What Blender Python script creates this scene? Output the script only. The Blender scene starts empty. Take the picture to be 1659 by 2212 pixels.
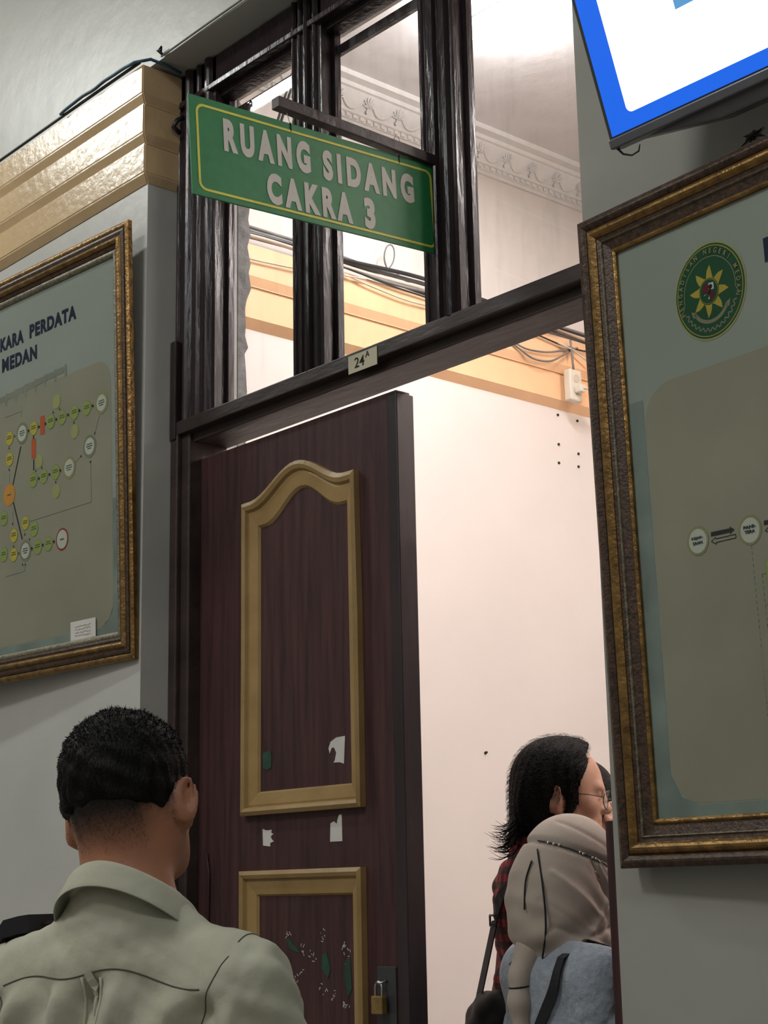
import bpy, bmesh, math, random
import numpy as np
from mathutils import Vector, Matrix
from mathutils.bvhtree import BVHTree

random.seed(4)
rng = np.random.default_rng(7)
S = bpy.context.scene
C = S.collection
CAM_Z = 1.45            # camera height above the floor; all heights h below are z = h + CAM_Z

# ------------------------------------------------------------------ camera
cam = bpy.data.cameras.new('camera')
cam.sensor_fit = 'HORIZONTAL'; cam.sensor_width = 36.0
cam.lens = 3513.0 / 1659.0 * 36.0
cam.clip_start = 0.05
camo = bpy.data.objects.new('camera', cam); C.objects.link(camo)
RC = Matrix(((0.65971305, 0.18342927, 0.72878831),
             (0.75127963, -0.13656836, -0.64569963),
             (-0.01891079, 0.97350027, -0.2279026)))
camo.matrix_world = Matrix.Translation((0, 0, CAM_Z)) @ RC.to_4x4()
S.camera = camo

# ------------------------------------------------------------------ colour management, world, lights
S.view_settings.view_transform = 'Standard'
S.view_settings.look = 'None'
S.view_settings.exposure = 0.0
S.view_settings.gamma = 1.0
S.view_settings.use_curve_mapping = False
W = bpy.data.worlds.new('world'); S.world = W; W.use_nodes = True
W.node_tree.nodes['Background'].inputs[0].default_value = (0.75, 0.85, 1.0, 1)
W.node_tree.nodes['Background'].inputs[1].default_value = 0.1

def area_light(name, loc, target, sx, sy, power, col):
    l = bpy.data.lights.new(name, 'AREA'); l.shape = 'RECTANGLE'; l.size = sx; l.size_y = sy
    l.energy = power; l.color = col
    o = bpy.data.objects.new(name, l); C.objects.link(o)
    o.location = loc
    d = Vector(target) - Vector(loc)
    o.rotation_euler = d.to_track_quat('-Z', 'Y').to_euler()
    return o
# lamp under the corridor ceiling at the left, then two unseen fill lights
area_light('corridor_light', (-5.35, 0.95, 4.70), (-5.35, 0.95, 0), 1.2, 0.12, 43, (0.97, 1.0, 0.95))
area_light('corridor_light', (-2.9, -1.2, 4.98), (-2.9, -0.6, 0), 1.2, 0.6, 64, (1.0, 0.99, 0.95))  # added fill, brightens the door leaf and the foreground back from the front
area_light('corridor_light', (0.9, -0.5, 4.98), (0.2, 0.2, 0), 1.2, 0.6, 34, (0.97, 0.99, 1.0))  # added soft fill reaching the doorway from the right
# courtroom tube lamps: light down into the room and up on to the ceiling
area_light('courtroom_light', (-3.25, 3.6, 4.20), (-3.25, 3.6, 0), 0.5, 0.10, 26, (1.0, 0.93, 0.92))
area_light('courtroom_light', (-3.25, 3.6, 4.22), (-3.25, 3.6, 9), 0.5, 0.10, 26, (1.0, 0.96, 0.95))
area_light('courtroom_light', (-1.2, 4.4, 4.20), (-1.2, 4.4, 0), 1.2, 0.12, 45, (1.0, 0.90, 0.85))
area_light('courtroom_light', (-1.2, 4.4, 4.22), (-1.2, 4.4, 9), 1.2, 0.12, 46, (1.0, 0.94, 0.92))
area_light('courtroom_light', (1.0, 4.2, 4.20), (-0.5, 4.2, 0), 1.2, 0.12, 34, (1.0, 0.90, 0.85))

# ------------------------------------------------------------------ materials
def newmat(name):
    m = bpy.data.materials.new(name); m.use_nodes = True
    nt = m.node_tree; b = nt.nodes['Principled BSDF']
    return m, nt, b
def mat(name, col, rough=0.6, metal=0.0, var=0.10, scale=12.0, bump=0.0, bscale=60.0, coat=0.0, stretch=(1, 1, 1),
        col2=None, spec=0.5, detail=4.0, sheen=0.0, coords='Object'):
    m, nt, b = newmat(name)
    L = nt.links
    tc = nt.nodes.new('ShaderNodeTexCoord'); mp = nt.nodes.new('ShaderNodeMapping')
    mp.inputs['Scale'].default_value = stretch
    L.new(tc.outputs[coords], mp.inputs['Vector'])
    n = nt.nodes.new('ShaderNodeTexNoise'); n.inputs['Scale'].default_value = scale; n.inputs['Detail'].default_value = detail
    L.new(mp.outputs[0], n.inputs['Vector'])
    r = nt.nodes.new('ShaderNodeValToRGB')
    c2 = col2 if col2 else tuple(c * (1 - var * 2) for c in col)
    c1 = col if col2 else tuple(min(1, c * (1 + var)) for c in col)
    r.color_ramp.elements[0].position = 0.32; r.color_ramp.elements[1].position = 0.68
    r.color_ramp.elements[0].color = (*c2, 1); r.color_ramp.elements[1].color = (*c1, 1)
    L.new(n.outputs[0], r.inputs[0]); L.new(r.outputs[0], b.inputs['Base Color'])
    b.inputs['Roughness'].default_value = rough; b.inputs['Metallic'].default_value = metal
    b.inputs['Specular IOR Level'].default_value = spec
    b.inputs['Coat Weight'].default_value = coat; b.inputs['Coat Roughness'].default_value = 0.12
    b.inputs['Sheen Weight'].default_value = sheen
    if bump:
        n2 = nt.nodes.new('ShaderNodeTexNoise'); n2.inputs['Scale'].default_value = bscale; n2.inputs['Detail'].default_value = 5
        L.new(mp.outputs[0], n2.inputs['Vector'])
        bp = nt.nodes.new('ShaderNodeBump'); bp.inputs['Strength'].default_value = bump; bp.inputs['Distance'].default_value = 0.01
        L.new(n2.outputs[0], bp.inputs['Height']); L.new(bp.outputs[0], b.inputs['Normal'])
    return m
def emit(name, col, s):
    m, nt, b = newmat(name)
    b.inputs['Base Color'].default_value = (0.02, 0.02, 0.02, 1)
    b.inputs['Emission Color'].default_value = (*col, 1); b.inputs['Emission Strength'].default_value = s
    b.inputs['Roughness'].default_value = 0.4
    return m
def glassmat(name, tint, ior=1.5, rough=0.02, dust=0.0):
    m, nt, b = newmat(name); nt.nodes.remove(b)
    out = nt.nodes['Material Output']; L = nt.links
    t = nt.nodes.new('ShaderNodeBsdfTransparent'); t.inputs[0].default_value = (*tint, 1)
    g = nt.nodes.new('ShaderNodeBsdfGlossy'); g.inputs['Roughness'].default_value = rough
    lw = nt.nodes.new('ShaderNodeLayerWeight'); lw.inputs['Blend'].default_value = 0.5
    pw = nt.nodes.new('ShaderNodeMath'); pw.operation = 'POWER'; L.new(lw.outputs['Facing'], pw.inputs[0]); pw.inputs[1].default_value = 5.0
    f = nt.nodes.new('ShaderNodeMath'); f.operation = 'MULTIPLY_ADD'; L.new(pw.outputs[0], f.inputs[0]); f.inputs[1].default_value = 0.9; f.inputs[2].default_value = 0.03
    mx = nt.nodes.new('ShaderNodeMixShader'); L.new(f.outputs[0], mx.inputs[0]); L.new(t.outputs[0], mx.inputs[1]); L.new(g.outputs[0], mx.inputs[2])
    if dust:
        d = nt.nodes.new('ShaderNodeBsdfDiffuse'); d.inputs[0].default_value = (0.7, 0.7, 0.7, 1)
        n = nt.nodes.new('ShaderNodeTexNoise'); n.inputs['Scale'].default_value = 9; n.inputs['Detail'].default_value = 8
        tc = nt.nodes.new('ShaderNodeTexCoord'); mp = nt.nodes.new('ShaderNodeMapping'); mp.inputs['Scale'].default_value = (3, 3, 0.6)
        L.new(tc.outputs['Object'], mp.inputs[0]); L.new(mp.outputs[0], n.inputs[0])
        r = nt.nodes.new('ShaderNodeValToRGB'); r.color_ramp.elements[0].position = 0.5; r.color_ramp.elements[1].position = 0.9
        r.color_ramp.elements[1].color = (dust, dust, dust, 1); L.new(n.outputs[0], r.inputs[0])
        m2 = nt.nodes.new('ShaderNodeMixShader'); L.new(r.outputs[0], m2.inputs[0]); L.new(mx.outputs[0], m2.inputs[1]); L.new(d.outputs[0], m2.inputs[2])
        mx = m2
    L.new(mx.outputs[0], out.inputs['Surface'])
    return m

M = {}
M['wall_hall'] = mat('painted_hall_wall', (0.53, 0.52, 0.49), 0.38, var=0.05, scale=3, bump=0.25, bscale=9, col2=(0.475, 0.47, 0.445), spec=0.5)
M['wall_hall_olive'] = mat('olive_grey_right_wall', (0.37, 0.365, 0.33), 0.4, var=0.05, scale=3, bump=0.2, bscale=9, col2=(0.33, 0.325, 0.29), spec=0.4)  # hall wall colour in a darker olive tone, even over the right wall
M['wall_room'] = mat('painted_courtroom_wall', (0.80, 0.745, 0.70), 0.6, var=0.02, scale=2, bump=0.05, bscale=30)
M['ceil_room'] = mat('courtroom_ceiling_paint', (0.72, 0.70, 0.70), 0.28, var=0.05, scale=5, bump=0.35, bscale=14)
M['ceil_hall'] = mat('hall_ceiling_paint', (0.62, 0.63, 0.60), 0.7, var=0.03)
M['floor'] = mat('grey_floor_tile', (0.30, 0.28, 0.25), 0.3, var=0.1, scale=4)
M['cream'] = mat('glossy_cream_cornice_paint', (0.66, 0.47, 0.27), 0.25, var=0.06, scale=8, bump=0.16, bscale=38, col2=(0.60, 0.42, 0.235))
M['orange'] = mat('orange_cornice_paint', (0.92, 0.58, 0.33), 0.5, var=0.03, scale=6)
M['white_plaster'] = mat('white_plaster_moulding', (0.80, 0.78, 0.76), 0.5, var=0.02, scale=30, bump=0.1)
M['brown'] = mat('glossy_dark_brown_paint', (0.030, 0.020, 0.023), 0.22, var=0.15, scale=7, bump=0.35, bscale=40, stretch=(1, 1, 0.16), spec=0.36)
M['brown_dull'] = mat('dull_dark_brown_wood', (0.045, 0.028, 0.026), 0.45, var=0.2, scale=10, bump=0.3, bscale=30, stretch=(0.3, 1, 1))
M['leaf'] = mat('varnished_maroon_brown_door_wood', (0.080, 0.036, 0.035), 0.45, var=0.25, scale=9, bump=0.18, bscale=60, stretch=(6, 1, 0.35), col2=(0.040, 0.018, 0.020), spec=0.3)
M['leaf_edge'] = mat('worn_dark_door_edge', (0.028, 0.018, 0.020), 0.4, var=0.3, scale=8, bump=0.12, bscale=30, stretch=(1, 1, 0.2))
M['ochre'] = mat('ochre_painted_moulding', (0.38, 0.25, 0.10), 0.4, var=0.12, scale=10, bump=0.15, bscale=30, col2=(0.30, 0.185, 0.068))
M['sign_green'] = mat('green_sign_paint', (0.026, 0.235, 0.075), 0.5, var=0.06, scale=40)
M['sign_yellow'] = mat('yellow_sign_line', (0.80, 0.74, 0.10), 0.5, var=0.04)
M['sign_white'] = mat('off_white_sign_letter', (0.70, 0.66, 0.60), 0.5, var=0.03)
M['steel'] = mat('brushed_steel', (0.6, 0.6, 0.6), 0.3, metal=1.0, var=0.05)
M['brass'] = mat('worn_brass', (0.36, 0.24, 0.09), 0.4, metal=0.7, var=0.2, scale=60)
M['paper'] = mat('torn_white_paper', (0.62, 0.60, 0.57), 0.8, var=0.04)
M['paper_cream'] = mat('cream_paper', (0.50, 0.46, 0.34), 0.7, var=0.04)
M['ink'] = mat('black_ink', (0.02, 0.02, 0.02), 0.6, var=0.02)
M['green_tape'] = mat('green_paint_smear', (0.016, 0.06, 0.036), 0.7, var=0.2, scale=40)
M['black_cable'] = mat('black_cable_rubber', (0.02, 0.02, 0.024), 0.35, var=0.1)
M['grey_cable'] = mat('dusty_grey_cable', (0.22, 0.21, 0.20), 0.6, var=0.15)
M['white_cable'] = mat('white_cable_plastic', (0.62, 0.55, 0.46), 0.5, var=0.05)
M['socket'] = mat('ivory_plastic', (0.72, 0.68, 0.58), 0.4, var=0.02)
M['frame_dark'] = mat('antique_dark_frame_wood', (0.070, 0.038, 0.022), 0.42, var=0.3, scale=90, bump=0.22, bscale=180, metal=0.2)
M['frame_gold'] = mat('antique_gold_leaf', (0.27, 0.155, 0.050), 0.32, metal=0.7, var=0.22, scale=40, bump=0.25, bscale=120)
M['frame_grey'] = mat('grey_silver_frame_line', (0.24, 0.21, 0.15), 0.4, metal=0.5, var=0.2, scale=90, bump=0.3, bscale=200)
M['glass'] = glassmat('window_glass', (0.97, 0.98, 0.98), dust=0.08)
M['glass_pic'] = glassmat('picture_glass', (0.97, 0.99, 0.98))
M['tv_plastic'] = mat('dark_grey_screen_plastic', (0.045, 0.045, 0.05), 0.35, var=0.05)
M['tv_grey'] = mat('grey_screen_lower_bezel', (0.13, 0.13, 0.145), 0.3, var=0.05, metal=0.3)
M['tv_blue'] = emit('screen_blue_light', (0.0, 0.125, 0.80), 1.0)
M['tv_white'] = emit('screen_white_light', (0.97, 0.99, 1.0), 2.6)
M['tv_pale'] = emit('screen_pale_blue_light', (0.10, 0.32, 0.62), 1.0)
M['lamp'] = emit('lamp_diffuser_light', (1, 0.97, 0.95), 12)
M['dirt'] = mat('dark_wall_dirt', (0.03, 0.028, 0.025), 0.9, var=0.2)

# ------------------------------------------------------------------ mesh helpers
def link(name, me, m=None, parent=None, smooth=False):
    if m is not None:
        me.materials.append(m)
    if smooth:
        me.polygons.foreach_set('use_smooth', [True] * len(me.polygons))
    me.update()
    o = bpy.data.objects.new(name, me); C.objects.link(o)
    if parent is not None: o.parent = parent
    return o
def from_pd(name, V, F, m, parent=None, smooth=False):
    me = bpy.data.meshes.new(name); me.from_pydata([tuple(v) for v in V], [], F); me.validate(verbose=False)
    return link(name, me, m, parent, smooth)
class MB:
    """collects pieces of ONE part"""
    def __init__(s): s.V = []; s.F = []
    def add(s, V, F):
        n = len(s.V); s.V += [tuple(v) for v in V]; s.F += [tuple(i + n for i in f) for f in F]; return s
    def box(s, x0, x1, y0, y1, z0, z1, T=None):
        V = [Vector(v) for v in ((x0, y0, z0), (x1, y0, z0), (x1, y1, z0), (x0, y1, z0), (x0, y0, z1), (x1, y0, z1), (x1, y1, z1), (x0, y1, z1))]
        if T is not None: V = [T @ v for v in V]
        return s.add(V, [(0, 3, 2, 1), (4, 5, 6, 7), (0, 1, 5, 4), (1, 2, 6, 5), (2, 3, 7, 6), (3, 0, 4, 7)])
    def tube(s, pts, r, n=8, T=None):
        P = [Vector(p) for p in pts]
        if T is not None: P = [T @ p for p in P]
        rr = r if isinstance(r, (list, tuple)) else [r] * len(P)
        V = []; F = []; prev = None
        for i, p in enumerate(P):
            d = (P[min(i + 1, len(P) - 1)] - P[max(i - 1, 0)]).normalized()
            a = prev if prev is not None else (Vector((0, 0, 1)) if abs(d.z) < 0.9 else Vector((1, 0, 0)))
            a = (a - d * a.dot(d)).normalized(); prev = a; b = d.cross(a)
            for k in range(n):
                t = 2 * math.pi * k / n
                V.append(p + (a * math.cos(t) + b * math.sin(t)) * rr[i])
        for i in range(len(P) - 1):
            for k in range(n):
                F.append((i * n + k, i * n + (k + 1) % n, (i + 1) * n + (k + 1) % n, (i + 1) * n + k))
        F.append(tuple(range(n - 1, -1, -1))); F.append(tuple((len(P) - 1) * n + k for k in range(n)))
        return s.add(V, F)
    def prism(s, poly, y0, y1, T=None):
        """polygon in (x, z) extruded along y"""
        n = len(poly)
        V = [Vector((p[0], y0, p[1])) for p in poly] + [Vector((p[0], y1, p[1])) for p in poly]
        if T is not None: V = [T @ v for v in V]
        F = [tuple(range(n)), tuple(range(2 * n - 1, n - 1, -1))] + [(i, n + i, n + (i + 1) % n, (i + 1) % n) for i in range(n)]
        return s.add(V, F)
    def extr(s, prof, a, b):
        """profile of 3D points, extruded by vector; prof is closed list of Vectors at start; b-a is the run"""
        n = len(prof); d = Vector(b) - Vector(a)
        V = [Vector(p) for p in prof] + [Vector(p) + d for p in prof]
        F = [tuple(range(n)), tuple(range(2 * n - 1, n - 1, -1))] + [(i, n + i, n + (i + 1) % n, (i + 1) % n) for i in range(n)]
        return s.add(V, F)
    def build(s, name, m, parent=None, smooth=False, bevel=0.0, seg=2):
        me = bpy.data.meshes.new(name); me.from_pydata(s.V, [], s.F)
        bm = bmesh.new(); bm.from_mesh(me); bmesh.ops.recalc_face_normals(bm, faces=bm.faces)
        if bevel > 0:
            bmesh.ops.bevel(bm, geom=[e for e in bm.edges if len(e.link_faces) == 2 and e.calc_face_angle(0) > 0.5], offset=bevel, segments=seg, affect='EDGES', profile=0.5)
        bm.to_mesh(me); bm.free()
        return link(name, me, m, parent, smooth)
def tag(o, label=None, cat=None, group=None, kind=None):
    if label: o['label'] = label
    if cat: o['category'] = cat
    if group: o['group'] = group
    if kind: o['kind'] = kind
    return o
def empty(name, loc=(0, 0, 0), mw=None):
    o = bpy.data.objects.new(name, None); C.objects.link(o); o.empty_display_size = 0.1
    if mw is not None: o.matrix_world = mw
    else: o.location = loc
    return o
def H(z): return z + CAM_Z
def text_mesh(name, s, size, m, parent, T, extrude=0.0004, bold=0.0, sx=1.0, align='LEFT', space=1.0):
    cu = bpy.data.curves.new(name, 'FONT'); cu.body = s; cu.size = size; cu.extrude = extrude; cu.offset = bold
    cu.align_x = align; cu.align_y = 'BOTTOM_BASELINE'; cu.resolution_u = 4; cu.space_character = space
    t = bpy.data.objects.new(name, cu); C.objects.link(t)
    dg = bpy.context.evaluated_depsgraph_get(); dg.update()
    me = bpy.data.meshes.new_from_object(t.evaluated_get(dg))
    bpy.data.objects.remove(t); bpy.data.curves.remove(cu)
    me.transform(T @ Matrix.Diagonal((sx, 1, 1, 1)))
    me.materials.clear()
    me.name = name
    return link(name, me, m, parent)
def text_fit(name, s, u0, u1, v0, h, m, parent, y=-0.0006, bold=0.02, extrude=0.0002, space=1.0):
    """text in the local x-z plane facing -y, squeezed into u0..u1 with capital height h"""
    size = h / 0.73
    base = Matrix(((1, 0, 0, 0), (0, 0, -1, 0), (0, 1, 0, 0), (0, 0, 0, 1)))
    o = text_mesh(name, s, size, m, parent, base, extrude, bold * size, space=space)
    xs = [v.co.x for v in o.data.vertices]; zs = [v.co.z for v in o.data.vertices]
    sx = (u1 - u0) / (max(xs) - min(xs)); sz = h / (max(zs) - min(zs))
    o.data.transform(Matrix.Translation((u0, y, v0)) @ Matrix.Diagonal((sx, 1, sz, 1)) @ Matrix.Translation((-min(xs), 0, -min(zs))))
    return o

# ================================================================== THE SETTING
XL, XR = -3.411, -1.903        # the doorway between the two wall faces
YF, YB = 2.205, 2.507          # corridor face and courtroom face of the wall
ZL = H(2.19)                   # underside of the wall above the doorway
def struct(name, mb, m, **k):
    o = mb.build(name, m, **k); o['kind'] = 'structure'; return o
struct('wall_left', MB().box(-8.0, XL, YF, YB, 0, 5.05), M['wall_hall'])
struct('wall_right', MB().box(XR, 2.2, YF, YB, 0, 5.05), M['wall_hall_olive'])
struct('wall_above_door', MB().box(XL, XR, YF, YB, ZL, 5.05), M['wall_hall'])
struct('wall_back', MB().box(-8.0, 2.2, -1.95, -1.8, 0, 5.05), M['wall_hall'])
struct('wall_end', MB().box(-8.15, -8.0, -1.95, YB, 0, 5.05), M['wall_hall'])
struct('wall_near', MB().box(2.2, 2.35, -1.95, YB, 0, 5.05), M['wall_hall'])
struct('floor', MB().box(-8.15, 2.35, -1.95, 7.0, -0.1, 0), M['floor'])
struct('ceiling', MB().box(-8.15, 2.35, -1.95, YF, 5.05, 5.15), M['ceil_hall'])
# courtroom shell
XW = -4.2; CZ = H(2.90)
struct('wall_courtroom_left', MB().box(XW - 0.15, XW, YB, 5.1, 0, CZ), M['wall_room'])
struct('wall_courtroom_far', MB().box(XW, 2.2, 4.95, 5.1, 0, CZ), M['wall_room'])
struct('wall_courtroom_right', MB().box(2.2, 2.35, YB, 5.1, 0, CZ), M['wall_room'])
struct('ceiling_courtroom', MB().box(XW - 0.15, 2.35, YB, 5.1, CZ, CZ + 0.1), M['ceil_room'])

# stepped cornice: three fascias with slanted undersides
def step_profile(z0, z1, bands, p0, dp, und=0.027):
    """list of (protrusion, z) from top to bottom"""
    pts = [(0.0, z1)]
    hh = (z1 - z0) / bands
    for i in range(bands):
        p = p0 - dp * i; zt = z1 - hh * i; zb = zt - hh
        pts.append((p, zt - (0.0 if i == 0 else 0.0)))
        pts.append((p, zb + und))
        pts.append((p - 0.014 if i < bands - 1 else 0.0, zb))
        if i < bands - 1: pts.append((p - 0.014, zb - 0.003))
    return pts
pr = step_profile(H(1.848), H(2.180), 3, 0.036, 0.008)
# runs along the left wall and returns into the doorway, mitred at the corner
V = []; F = []
def ring(fn): return [fn(p, z) for p, z in pr]
rings = [ring(lambda p, z: (-7.95, YF - p, z)), ring(lambda p, z: (XL + p * 0.6, YF - p, z)), ring(lambda p, z: (XL + p * 0.6, 2.298, z))]
for r in rings: V += r
n = len(pr)
for k in range(2):
    for i in range(n):
        F.append((k * n + i, (k + 1) * n + i, (k + 1) * n + (i + 1) % n, k * n + (i + 1) % n))
F.append(tuple(range(n))); F.append(tuple(range(3 * n - 1, 2 * n - 1, -1)))
me = bpy.data.meshes.new('trim_1'); me.from_pydata(V, [], F)
bm = bmesh.new(); bm.from_mesh(me); bmesh.ops.recalc_face_normals(bm, faces=bm.faces)
bmesh.ops.bevel(bm, geom=[e for e in bm.edges if e.calc_face_angle(0) > 0.4], offset=0.0035, segments=2, affect='EDGES'); bm.to_mesh(me); bm.free()
link('trim_1', me, M['cream'])['kind'] = 'structure'
# courtroom cornice on the side wall and round the far corner
pr2 = step_profile(H(1.865), H(2.15), 2, 0.050, 0.02, 0.03)
V = []; F = []; n = len(pr2)
for r in ([(XW + p, YB, z) for p, z in pr2], [(XW + p, 4.95 - p, z) for p, z in pr2], [(2.2, 4.95 - p, z) for p, z in pr2]): V += r
for k in range(2):
    for i in range(n): F.append((k * n + i, (k + 1) * n + i, (k + 1) * n + (i + 1) % n, k * n + (i + 1) % n))
o = from_pd('trim_2', V, F, M['orange']); o['kind'] = 'structure'
bm = bmesh.new(); bm.from_mesh(o.data); bmesh.ops.recalc_face_normals(bm, faces=bm.faces); bm.to_mesh(o.data); bm.free()
# plaster crown moulding with garland reliefs between wall and ceiling
cz0 = H(2.765)
prof = [(0, cz0), (0.010, cz0), (0.012, cz0 + 0.012), (0.020, cz0 + 0.014), (0.022, cz0 + 0.030), (0.030, cz0 + 0.034),
        (0.034, cz0 + 0.045), (0.075, cz0 + 0.100), (0.086, cz0 + 0.102), (0.092, cz0 + 0.115), (0.125, cz0 + 0.118), (0.130, CZ), (0, CZ)]
V = []; F = []; n = len(prof)
for r in ([(XW + p, YB, z) for p, z in prof], [(XW + p, 4.95 - p, z) for p, z in prof], [(2.2, 4.95 - p, z) for p, z in prof]): V += r
for k in range(2):
    for i in range(n): F.append((k * n + i, (k + 1) * n + i, (k + 1) * n + (i + 1) % n, k * n + (i + 1) % n))
o = from_pd('trim_3', V, F, M['white_plaster']); o['kind'] = 'structure'
bm = bmesh.new(); bm.from_mesh(o.data); bmesh.ops.recalc_face_normals(bm, faces=bm.faces); bm.to_mesh(o.data); bm.free()
crown = o
g = MB()
def crown_pt(y, t, lift=0.003):       # t 0..1 up the slanted band
    p = 0.034 + t * 0.041 + lift * 0.8; z = cz0 + 0.045 + t * 0.055 - lift * 0.6
    return (XW + p, y, z)
y = 2.62
while y < 4.85:
    for k in range(7):                 # palmette leaves
        a = math.pi * (k / 6.0)
        g.tube([crown_pt(y, 0.35), crown_pt(y + 0.030 * math.cos(a), 0.45 + 0.45 * math.sin(a), 0.004)], [0.004, 0.0025], 5)
    g.tube([crown_pt(y, 0.4), crown_pt(y + 0.004, 0.0), crown_pt(y - 0.004, 0.15)], 0.003, 5)
    g.tube([crown_pt(y + 0.015 + 0.11 * i / 8, 0.55 - 0.5 * math.sin(math.pi * i / 8)) for i in range(9)], [0.002 + 0.003 * math.sin(math.pi * i / 8) for i in range(9)], 6)
    y += 0.145
g.build('garland_relief', M['white_plaster'], crown, smooth=True)
g = MB(); y = 2.53
while y < 4.9:                        # egg band under it
    g.box(XW + 0.020, XW + 0.028, y, y + 0.018, cz0 + 0.016, cz0 + 0.030); y += 0.034
g.build('egg_band', M['white_plaster'], crown)

# ------------------------------------------------------------------ the transom window above the door (window_1)
win = empty('window_1', (XL, 2.3, H(1.2))); win['kind'] = 'structure'
def inw(o):  # parts built in world coordinates, hung under win
    o.parent = win; o.matrix_parent_inverse = win.matrix_world.inverted(); return o
def keepworld(o, p):
    bpy.context.view_layer.update()
    o.parent = p; o.matrix_parent_inverse = p.matrix_world.inverted(); return o
bpy.context.view_layer.update()
def post(name, x0, x1, beads, z0, z1, yb=2.362):
    """upright with a moulded front: list of (u0,u1,depth) beads across the face"""
    mb = MB(); poly = [(x0, yb)]
    poly.append((x0, 2.300))
    for a, b, d in beads:
        xa = x0 + (x1 - x0) * a; xb = x0 + (x1 - x0) * b
        poly.append((xa, 2.300))
        m = 5
        for i in range(m + 1):
            t = i / m; poly.append((xa + (xb - xa) * t, 2.300 - d * math.sin(math.pi * t) ** 0.7 if 0 < t < 1 else 2.300))
        poly.append((xb, 2.300))
    poly.append((x1, 2.300)); poly.append((x1, 2.318)); poly.append((x1 - 0.012, 2.322)); poly.append((x1 - 0.012, 2.340)); poly.append((x1, 2.344)); poly.append((x1, yb))
    q = [poly[0]]
    for p in poly[1:]:
        if abs(p[0] - q[-1][0]) + abs(p[1] - q[-1][1]) > 1e-4: q.append(p)
    n = len(q)
    V = [(p[0], p[1], z0) for p in q] + [(p[0], p[1], z1) for p in q]
    F = [tuple(range(n)), tuple(range(2 * n - 1, n - 1, -1))] + [(i, n + i, n + (i + 1) % n, (i + 1) % n) for i in range(n)]
    mb.add(V, F)
    o = mb.build(name, M['brown']); keepworld(o, win); return o
ZT0, ZT1 = H(1.196), H(2.185)
post('window_post', XL, -3.236, [(0.0, 0.10, 0.006), (0.22, 0.40, 0.014), (0.50, 0.62, 0.008), (0.72, 0.92, 0.012)], ZT0, ZT1)
post('window_post', -2.912, -2.795, [(0.04, 0.16, 0.008), (0.24, 0.36, 0.008), (0.50, 0.66, 0.016), (0.74, 0.90, 0.010)], ZT0, ZT1)
post('window_post', -2.447, -2.335, [(0.06, 0.16, 0.006), (0.36, 0.52, 0.014), (0.66, 0.9, 0.018)], ZT0, ZT1)
post('window_post', -1.975, XR, [(0.2, 0.5, 0.01)], ZT0, ZT1)
tr = MB()
for (z, h, d) in ((2.102, 0.083, 0.0), (2.086, 0.018, -0.012), (2.070, 0.018, 0.016)):
    tr.box(XL, XR, 2.300 + d, 2.362, H(z), H(z + h))
keepworld(tr.build('top_rail', M['brown'], bevel=0.003), win)
for a, b in ((-3.236, -2.912), (-2.795, -2.447), (-2.335, -1.975)):
    keepworld(MB().box(a - 0.004, b + 0.004, 2.350, 2.354, ZT0 - 0.004, H(2.074)).build('pane', M['glass']), win)
    keepworld(MB().box(a - 0.01, b + 0.01, 2.357, 2.372, H(2.020), H(2.045)).build('sash_bar', M['brown'], bevel=0.002), win)
# ------------------------------------------------------------------ door_1: frame, leaf, open leaf
door = empty('door_1', (XL, 2.335, 0)); door['kind'] = 'structure'
bpy.context.view_layer.update()
def ind(mb, name, m, parent=None, **k):
    o = mb.build(name, m, **k); keepworld(o, parent or door); return o
head = MB().box(XL, XR, 2.285, 2.40, H(1.162), H(1.198)).box(XL, XR, 2.312, 2.42, H(1.140), H(1.164))
ind(head, 'transom_head', M['brown_dull'], bevel=0.003)
ind(MB().box(XL, -3.345, 2.300, 2.42, 0, H(1.165)).box(XL, -3.378, 2.285, 2.302, 0, H(1.165)), 'door_jamb', M['brown_dull'], bevel=0.004)
ind(MB().box(-1.975, XR, 2.300, 2.42, 0, H(1.165)), 'door_jamb', M['brown_dull'], bevel=0.004)
ind(MB().box(-2.000, -1.974, 2.296, 2.315, 0, H(0.120)), 'door_stop_strip', M['leaf'], bevel=0.001)
# torn strip of old frame at left of the window
ind(MB().box(XL + 0.001, XL + 0.028, 2.280, 2.299, H(1.15), H(1.42)), 'split_batten', M['brown'], bevel=0.004)
LX0, LX1, LY = -3.345, -2.590, 2.337
leafmb = MB().box(LX0, LX1, LY, LY + 0.042, 0.01, H(1.098))
leaf = ind(leafmb, 'door_leaf', M['leaf'], bevel=0.002)
ind(MB().box(LX1 - 0.030, LX1 + 0.004, LY - 0.003, LY + 0.050, 0.01, H(1.092)), 'meeting_edge', M['leaf_edge'], leaf, bevel=0.003)
def moulding(outer, inner, name='panel_moulding'):
    """closed moulding between two outlines in (x,z), with a raised outer bead and a slope to the inside"""
    n = len(outer); prof = [(0.0, 0.0), (0.0, 0.016), (0.16, 0.022), (0.30, 0.018), (0.36, 0.010), (0.44, 0.011), (0.92, 0.006), (1.0, 0.0)]
    V = []; F = []
    for i in range(n):
        for t, d in prof:
            V.append((outer[i][0] * (1 - t) + inner[i][0] * t, LY - d, outer[i][1] * (1 - t) + inner[i][1] * t))
    k = len(prof)
    for i in range(n):
        j = (i + 1) % n
        for a in range(k - 1): F.append((i * k + a, j * k + a, j * k + a + 1, i * k + a + 1))
    o = from_pd(name, V, F, M['ochre']); bm = bmesh.new(); bm.from_mesh(o.data); bmesh.ops.recalc_face_normals(bm, faces=bm.faces); bm.to_mesh(o.data); bm.free()
    return keepworld(o, leaf)
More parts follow.
